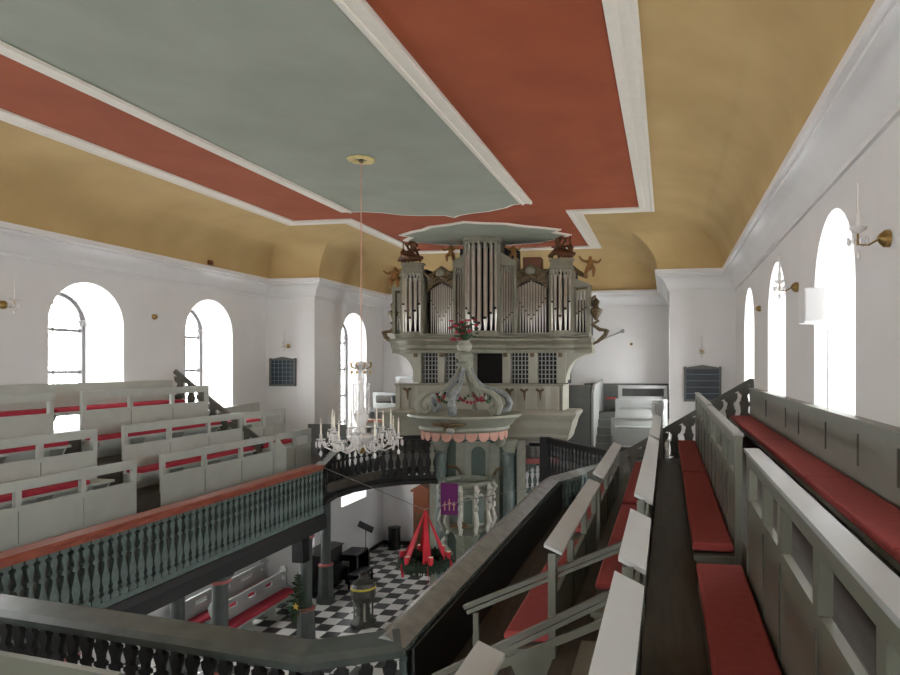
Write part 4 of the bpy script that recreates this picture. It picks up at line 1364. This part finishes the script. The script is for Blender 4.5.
def floor_pew(label, x, y0, y1, back=1, cush=M_CUSH):
    root = thing('pew', label, 'pew', (x, (y0 + y1) / 2, GZ), 'pews on the ground floor')
    MB().box(x - .5, x - .46, y0, y1, GZ + .28, GZ + .8).box(x - .52, x - .46, y0, y1, GZ + .92, GZ + 1.05).build('backrest', M_LEDGE, root)
    for i in range(4):
        yy = y0 + (y1 - y0) * (i + .5) / 4
        MB().box(x - .5, x - .46, yy - .25, yy + .25, GZ + .78, GZ + .93).build('back_slat', M_LEDGE, root)
    MB().box(x - .46, x, y0, y1, GZ + .38, GZ + .43).build('seat', M_LEDGE, root)
    MB().box(x - .44, x - .4, y0, y1, GZ + .1, GZ + .38).build('kick_board', M_PEWL, root)
    for yy in (y0, y1 - .06):
        side = [(x - .55, GZ), (x - .5, GZ + .75), (x - .58, GZ + .9), (x - .62, GZ + 1.05), (x - .55, GZ + 1.2), (x - .42, GZ + 1.2), (x - .36, GZ + 1.08), (x - .4, GZ + .95), (x - .35, GZ + .62), (x - .02, GZ + .44), (x - .1, GZ)]
        MB().prism(side, lambda p, q, t: (p, t, q), yy, yy + .06).build('end_board', M_LEDGE, root)
    for i in range(1, 3):
        yy = y0 + (y1 - y0) * i / 3
        MB().box(x - .42, x - .05, yy - .03, yy + .03, GZ, GZ + .38).build('support', M_PEWL, root)
    return root
floor_pew('pale ground floor pew with red cushion in front, nearer the tiles', -11.7, 15.6, 18.9)
cushion(-12.14, -11.68, 15.65, 18.85, GZ + .48, M_CUSHL, 'long red cushion on the front ground floor pew')
floor_pew('pale ground floor pew behind, against the white side wall', -12.85, 15.6, 19.6)
cushion(-13.29, -12.83, 15.65, 19.5, GZ + .48, M_CUSHL, 'long red cushion on the rear ground floor pew by the wall')
for i, (x, y0, y1) in enumerate([(-9.5, 7.2, 10.5), (-7.6, 7.6, 10.8), (-6.0, 7.6, 10.8), (-4.6, 7.6, 10.8)]):
    floor_pew('pale ground floor pew glimpsed between near balusters, %s' % ('leftmost', 'second from left', 'third from left', 'rightmost')[i], x, y0, y1)
    cushion(x - .44, x + .02, y0 + .05, y1 - .05, GZ + .48, M_CUSHL, 'red cushion glimpsed between near balusters, %s' % ('leftmost', 'second from left', 'third from left', 'rightmost')[i])

# piano
pn = thing('piano', 'black upright piano against the chancel side wall', 'piano', (-11.6, 20.4, GZ))
MB().box(-11.9, -11.3, 19.45, 21.0, GZ, GZ + 1.35).build('case', M_BLK2, pn)
MB().prism([(-11.95, GZ + 1.35), (-11.25, GZ + 1.35), (-11.25, GZ + 1.38), (-11.6, GZ + 1.42), (-11.95, GZ + 1.42)], lambda p, q, t: (p, t, q), 19.4, 21.05).build('lid', M_BLK2, pn)
MB().box(-11.3, -11.0, 19.5, 20.95, GZ + .62, GZ + .78).build('key_shelf', M_BLK2, pn)
MB().box(-11.25, -11.05, 19.6, 20.85, GZ + .78, GZ + .795).build('key_lid', M_BLK2, pn)
for yy in (19.5, 20.85):
    MB().box(-11.1, -11.0, yy, yy + .1, GZ, GZ + .62).build('leg', M_BLK2, pn)
pb = thing('piano_bench', 'low black bench in front of the piano', 'bench', (-10.5, 20.7, GZ))
MB().rbox(-10.75, -10.25, 20.3, 21.3, GZ + .42, GZ + .52).build('seat', M_BLK2, pb)
for x in (-10.7, -10.3):
    for y in (20.35, 21.25):
        MB().box(x - .025, x + .025, y - .025, y + .025, GZ, GZ + .42).build('leg', M_BLK2, pb)
tag(MB().box(-11.55, -11.2, 21.3, 22.3, GZ, GZ + .8).box(-11.6, -10.95, 21.3, 22.3, GZ + .8, GZ + .88).box(-11.2, -10.9, 21.3, 21.4, GZ, GZ + .8).box(-11.2, -10.9, 22.2, 22.3, GZ, GZ + .8).build('console_table', M_BLK2), 'low black keyboard desk beyond the piano', 'desk')
ms = thing('music_stand', 'black music stand with tilted desk by the wall', 'stand', (-11.5, 23.2, GZ))
MB().tube([(-11.5, 23.2, GZ + .05), (-11.5, 23.2, GZ + 1.35)], .02, 6).build('pole', M_BLK2, ms)
MB().lathe([(.25, 0), (.25, .04), (.03, .07)], (-11.5, 23.2, GZ), 12).build('base', M_BLK2, ms)
MB().beam((-11.75, 23.1, GZ + 1.55), (-11.25, 23.3, GZ + 1.25), .5, .03, up=(.5, 0, 1)).build('desk', M_BLK2, ms)
tag(MB().lathe([(.26, 0), (.26, .02), (.25, .85), (.27, .87), (.27, .92), (.2, .93)], (-11.2, 25.15, GZ), 20).build('cylinder_stool', M_BLK2, None, True), 'black cylindrical container in the far corner by the wall', 'container')
wc = thing('wooden_cabinet', 'tall orange-brown wooden cabinet with a gabled top', 'cabinet', (-10.0, 25.3, GZ))
MB().box(-10.35, -9.7, 25.1, 25.6, GZ, GZ + 2.42).build('body', M_WOODC, wc)
MB().prism([(-10.45, GZ + 2.42), (-9.6, GZ + 2.42), (-9.6, GZ + 2.5), (-10.02, GZ + 2.74), (-10.45, GZ + 2.5)], lambda p, q, t: (p, t, q), 25.05, 25.62).build('gable', M_WOODC, wc)
for i in range(6):
    for j in range(3):
        if i < 5:
            mb = MB().box(-10.28 + j * .19, -10.14 + j * .19, 25.07, 25.1, GZ + .25 + i * .28, GZ + .42 + i * .28).build('lattice_panel', M_CARVE, wc)
# font
ft = thing('font', 'dark carved stone font with a yellow band and domed lid', 'font', (-8.85, 17.7, GZ))
FS = lambda L_: [(a_ * .86, b_ * .92) for a_, b_ in L_]
MB().lathe(FS([(.42, 0), (.44, .12), (.34, .2), (.24, .34), (.22, .62), (.3, .74), (.36, .82), (.41, .95), (.41, 1.18)]), (-8.85, 17.7, GZ), 12).build('basin', M_STONE, ft)
MB().lathe(FS([(.42, 1.18), (.43, 1.2), (.43, 1.23), (.42, 1.25)]), (-8.85, 17.7, GZ), 20).build('band', M_YBAND, ft, True)
MB().lathe(FS([(.42, 1.25), (.38, 1.36), (.24, 1.44), (.15, 1.5), (.14, 1.58), (.17, 1.62), (.08, 1.7), (0, 1.72)]), (-8.85, 17.7, GZ), 16).build('lid', M_STONE, ft, True)
for i in range(4):
    a = PI / 4 + i * PI / 2 - .2
    MB().lathe(FS([(.05, .2), (.035, .25), (.035, .72), (.05, .78)]), (-8.85 + .26 * math.cos(a), 17.7 + .26 * math.sin(a), GZ), 8).build('colonnette', M_PULP if i in (2, 3) else M_STONE, ft, True)

# advent wreath on its cable
WX, WY2 = -6.07, 15.5
wr = thing('advent_wreath', 'hanging advent wreath with red candles and red ribbons', 'wreath', (WX, WY2, -5.2))
rnd.seed(11)
mb = MB()
for i in range(900):
    a = rnd.uniform(0, 2 * PI)
    b = rnd.uniform(0, 2 * PI)
    r = .58 + .12 * math.cos(b)
    z = -5.02 + .12 * math.sin(b)
    p = Vector((WX + r * math.cos(a), WY2 + r * math.sin(a), z))
    d = Vector((math.cos(a) * math.cos(b), math.sin(a) * math.cos(b), math.sin(b) * 1.1)) * .07 + Vector((rnd.uniform(-.06, .06), rnd.uniform(-.06, .06), rnd.uniform(-.04, .04)))
    s_ = Vector((-math.sin(a), math.cos(a), 0)) * .018
    mb.add([p - s_, p + s_, p + d + s_ * .3, p + d - s_ * .3], [(0, 1, 2, 3)])
mb.lathe([(.48, -.02), (.52, .08), (.6, .11), (.68, .06), (.7, -.02), (.64, -.1), (.54, -.1), (.48, -.02)], (WX, WY2, -5.02), 28)
mb.build('fir_ring', M_FIR, wr, False, False)
for i in range(6):
    a = -PI / 2 + .45 + 2 * PI * i / 6
    x, y = WX + .56 * math.cos(a), WY2 + .56 * math.sin(a)
    tx, ty = -math.sin(a), math.cos(a)
    w = .11
    MB().add([(WX - .01, WY2, -3.72), (WX + .01, WY2, -3.72), (x + tx * w, y + ty * w, -4.92), (x - tx * w, y - ty * w, -4.92),
              (WX - .01, WY2 + .01, -3.72), (WX + .01, WY2 + .01, -3.72), (x + tx * w + .01, y + ty * w + .01, -4.92), (x - tx * w + .01, y - ty * w + .01, -4.92)],
             [(0, 1, 2, 3), (7, 6, 5, 4), (0, 1, 5, 4), (1, 2, 6, 5), (2, 3, 7, 6), (3, 0, 4, 7)]).build('ribbon', M_RIB, wr)
    x2, y2 = WX + .69 * math.cos(a), WY2 + .69 * math.sin(a)
    MB().beam((x2, y2, -4.95), (x2 + .03, y2, -5.38 + .06 * (i % 3)), .07, .01, up=(tx, ty, 0)).build('ribbon_tail', M_RIB, wr)
for i in range(6):
    a = -PI / 2 + .1 + 2 * PI * i / 6 + .5
    x, y = WX + .6 * math.cos(a), WY2 + .6 * math.sin(a)
    c = MB().lathe([(.065, -4.95), (.065, -4.76)], (x, y, 0), 12).build('candle', M_RIB, wr, True)
    MB().lathe([(.058, -4.765), (.058, -4.75)], (x, y, 0), 12).build('candle_top', M_CAND, c, True)
tag(MB().tube([(-9.33, 16.05, -2.75), (-6.1, 15.5, -3.7), (-2.75, 15.0, -2.85)], .01, 5).build('cable', M_WIRE), 'thin steel cable between the galleries holding the wreath', 'cable')
# small fir tree standing on the column pedestal
TX, TY, TZ = -9.42, 15.22, GZ + 1.2
tr = thing('fir_tree', 'small fir tree with a yellow straw star in front of the column', 'tree', (TX, TY, TZ), None)
MB().tube([(TX, TY, TZ - .02), (TX, TY, TZ + 1.12)], [.03, .008], 6).build('trunk', M_CARVE, tr)
rnd.seed(5)
mb = MB()
for i in range(42):
    t = i / 42
    z = TZ + .08 + .98 * t
    L = (.3 * (1 - t) + .04) * rnd.uniform(.8, 1.15)
    a = i * 2.4
    d = Vector((math.cos(a), math.sin(a), .15))
    p = Vector((TX, TY, z))
    for j in range(9):
        q0 = p + d * L * (j + 1) / 9
        for s in (-1, 1):
            sd = Vector((-math.sin(a), math.cos(a), .1)) * s * .08 * (1.1 - j / 9) + d * .04
            w = Vector((0, 0, .02))
            mb.add([q0 - w, q0 + w, q0 + sd], [(0, 1, 2)])
            mb.add([q0 - d * .02, q0 + d * .02, q0 + sd], [(0, 1, 2)])
mb.build('branches', M_LEAF, tr, False, False)
pts = []
for i in range(10):
    r = .1 if i % 2 == 0 else .04
    pts.append((TX + .12 + r * math.sin(i * PI / 5), TZ + .34 + r * math.cos(i * PI / 5)))
tag(MB().prism(pts, lambda p, q, t: (p, t, q), TY - .3, TY - .28).build('straw_star', M_STAR), 'yellow straw star hanging on the small fir tree', 'star')
tag(MB().tube([(-10.95, 17.6, GZ), (-10.95, 17.6, GZ + .3)], .12, 8).ball((-10.95, 17.6, GZ + .45), .24, 8).build('potted_plant', M_LEAF), 'low green plant on the floor at the end of the front pew', 'plant')
# altar and candle
al = thing('altar', 'altar table under the pulpit largely hidden by the parapet', 'altar', (CX, 18.3, GZ))
MB().box(-7.0, -5.1, 17.9, 18.6, GZ, GZ + .95).build('block', M_PULP, al)
MB().box(-7.05, -5.05, 17.85, 18.65, GZ + .95, GZ + 1.02).build('top', M_ORGL, al)
cd = thing('altar_candle', 'ivory candle on a holder below the pulpit', 'candle', (-6.0, 18.1, GZ + 1.02))
MB().lathe([(.1, 0), (.03, .05), (.02, .3), (.07, .33)], (-6.0, 18.1, GZ + 1.02), 10).build('holder', M_BRASS, cd, True)
MB().lathe([(.045, .33), (.045, .85)], (-6.0, 18.1, GZ + 1.02), 10).build('candle', M_CAND, cd, True)
# loudspeakers
sp = thing('loudspeaker', 'black column loudspeaker hanging under the left gallery end', 'loudspeaker', (-9.35, 15.25, -5.15))
MB().box(-9.55, -9.2, 15.15, 15.4, -5.12, -4.46).build('cabinet', M_BLK2, sp)
MB().box(-9.52, -9.23, 15.13, 15.15, -5.08, -4.5).build('grille', M_BLACK, sp)
sp = thing('loudspeaker', 'white wall loudspeaker beside the nearest right window', 'loudspeaker', (1.85, 8.1, .5))
MB().rbox(1.7, 1.95, 8.42, 8.8, .52, .96, .02).build('cabinet', M_WHITEP, sp)
MB().box(1.715, 1.935, 8.4, 8.43, .55, .93).build('grille', M_GRILLE, sp)
MB().tube([(2.04, 8.64, -.6), (2.04, 8.64, .8)], .02, 8).build('pole', M_WHITEP, sp)
MB().box(1.9, 2.05, 8.6, 8.68, .68, .76).build('bracket', M_WHITEP, sp)

# hymn boards
def board(label, x0, x1, z0, z1, nx, nz_, gm):
    root = thing('hymn_board', label, 'board', ((x0 + x1) / 2, YS, z0))
    y = YS - .06
    MB().box(x0, x1, y, YS, z0, z1).build('panel', M_SLATE, root)
    f = MB().box(x0 - .04, x0 + .03, y - .03, YS, z0 - .04, z1 + .04).box(x1 - .03, x1 + .04, y - .03, YS, z0 - .04, z1 + .04).box(x0 - .04, x1 + .04, y - .03, YS, z0 - .05, z0 + .02)
    f.prism([(x0 - .05, z1), ((x0 + x1) / 2, z1 + .09), (x1 + .05, z1), (x1 + .05, z1 - .04), (x0 - .05, z1 - .04)], lambda p, q, t: (p, t, q), y - .03, YS)
    f.build('frame', M_BOARDF, root)
    for i in range(1, nz_):
        z = z0 + (z1 - z0) * i / nz_
        MB().box(x0 + .03, x1 - .03, y - .02, y, z - .008, z + .008).build('slat', gm, root)
    if nx:
        for i in range(1, nx):
            x = x0 + (x1 - x0) * i / nx
            MB().box(x - .008, x + .008, y - .018, y, z0 + .02, z1 - .02).build('divider', gm, root)
board('dark hymn board on the left step wall', -13.62, -12.72, -.72, .16, 6, 6, M_GRID)
board('larger dark blue hymn board on the right step wall', .56, 1.62, -1.12, -.12, 0, 5, M_GRID)

# wall sconces with crystal drops
def sconce(label, x, y, z, dirx, diry, big=1.0, glass=True):
    """base point on the wall, (dirx, diry) points into the room"""
    root = thing('wall_sconce', label, 'sconce', (x, y, z), 'wall sconces around the hall')
    D = Vector((dirx, diry, 0))
    S = Vector((-diry, dirx, 0))
    p = Vector((x, y, z))
    MB().tube([p, p + D * .05, p + D * .09, p + D * .11], [.075 * big, .075 * big, .045 * big, .02], 14).build('backplate', M_BRASS, root, True)
    if glass:
        e = p + D * .26 * big
        MB().tube([p + D * .09, p + D * .17 * big - Vector((0, 0, .05 * big)), e - Vector((0, 0, .05)), e + Vector((0, 0, .08 * big))], .012, 6).build('arm', M_BRASS, root, True)
        MB().lathe([(.01, 0), (.07 * big, .04), (.08 * big, .06), (.03, .07), (.025, .16 * big), (.015, .18 * big), (.014, .42 * big), (0, .46 * big)], tuple(e + Vector((0, 0, .05 * big))), 10).build('candle_holder', M_CRYS, root, True)
        for i in range(8):
            a = i * PI / 4
            mb = MB()
            mb.ball((e.x + .08 * big * math.cos(a), e.y + .08 * big * math.sin(a), e.z - .02), .016 * big, 5, 1, 1, 2.4)
            mb.build('crystal_drop', M_CRYS, root, True)
        MB().ball((e.x, e.y, e.z - .14 * big), .022 * big, 6, 1, 1, 2).build('crystal_drop', M_CRYS, root, True)
    return root
sconce('brass and crystal wall sconce nearest the camera on the right wall', XR, 6.55, 1.2, -1, 0, 1.1)
sconce('brass and crystal wall sconce beyond the nearest right window', XR, 10.9, 1.25, -1, 0, 1.1)
sconce('small brass wall knob between the far right windows', XR, 15.1, 1.26, -1, 0, .9, False)
sconce('brass and crystal wall sconce at the left edge of the left wall', XL, 11.4, 1.25, 1, 0, 1.2)
sconce('small brass wall knob between the two left windows', XL, 15.45, 1.29, 1, 0, 1, False)
sconce('crystal wall sconce above the left hymn board', -12.98, YS, .62, 0, -1, 1)
sconce('crystal wall sconce above the right hymn board', 1.06, YS, .38, 0, -1, 1)
sconce('small pale wall sconce high on the far wall right of the organ', -1.4, YE, .8, 0, -1, .8, False)
# small fittings
tag(MB().box(XL + .42, XL + .5, 17.0, 17.14, 2.95, 3.08).build('ceiling_spot', M_BRONZE), 'small brown fitting on the left cornice', 'fitting')
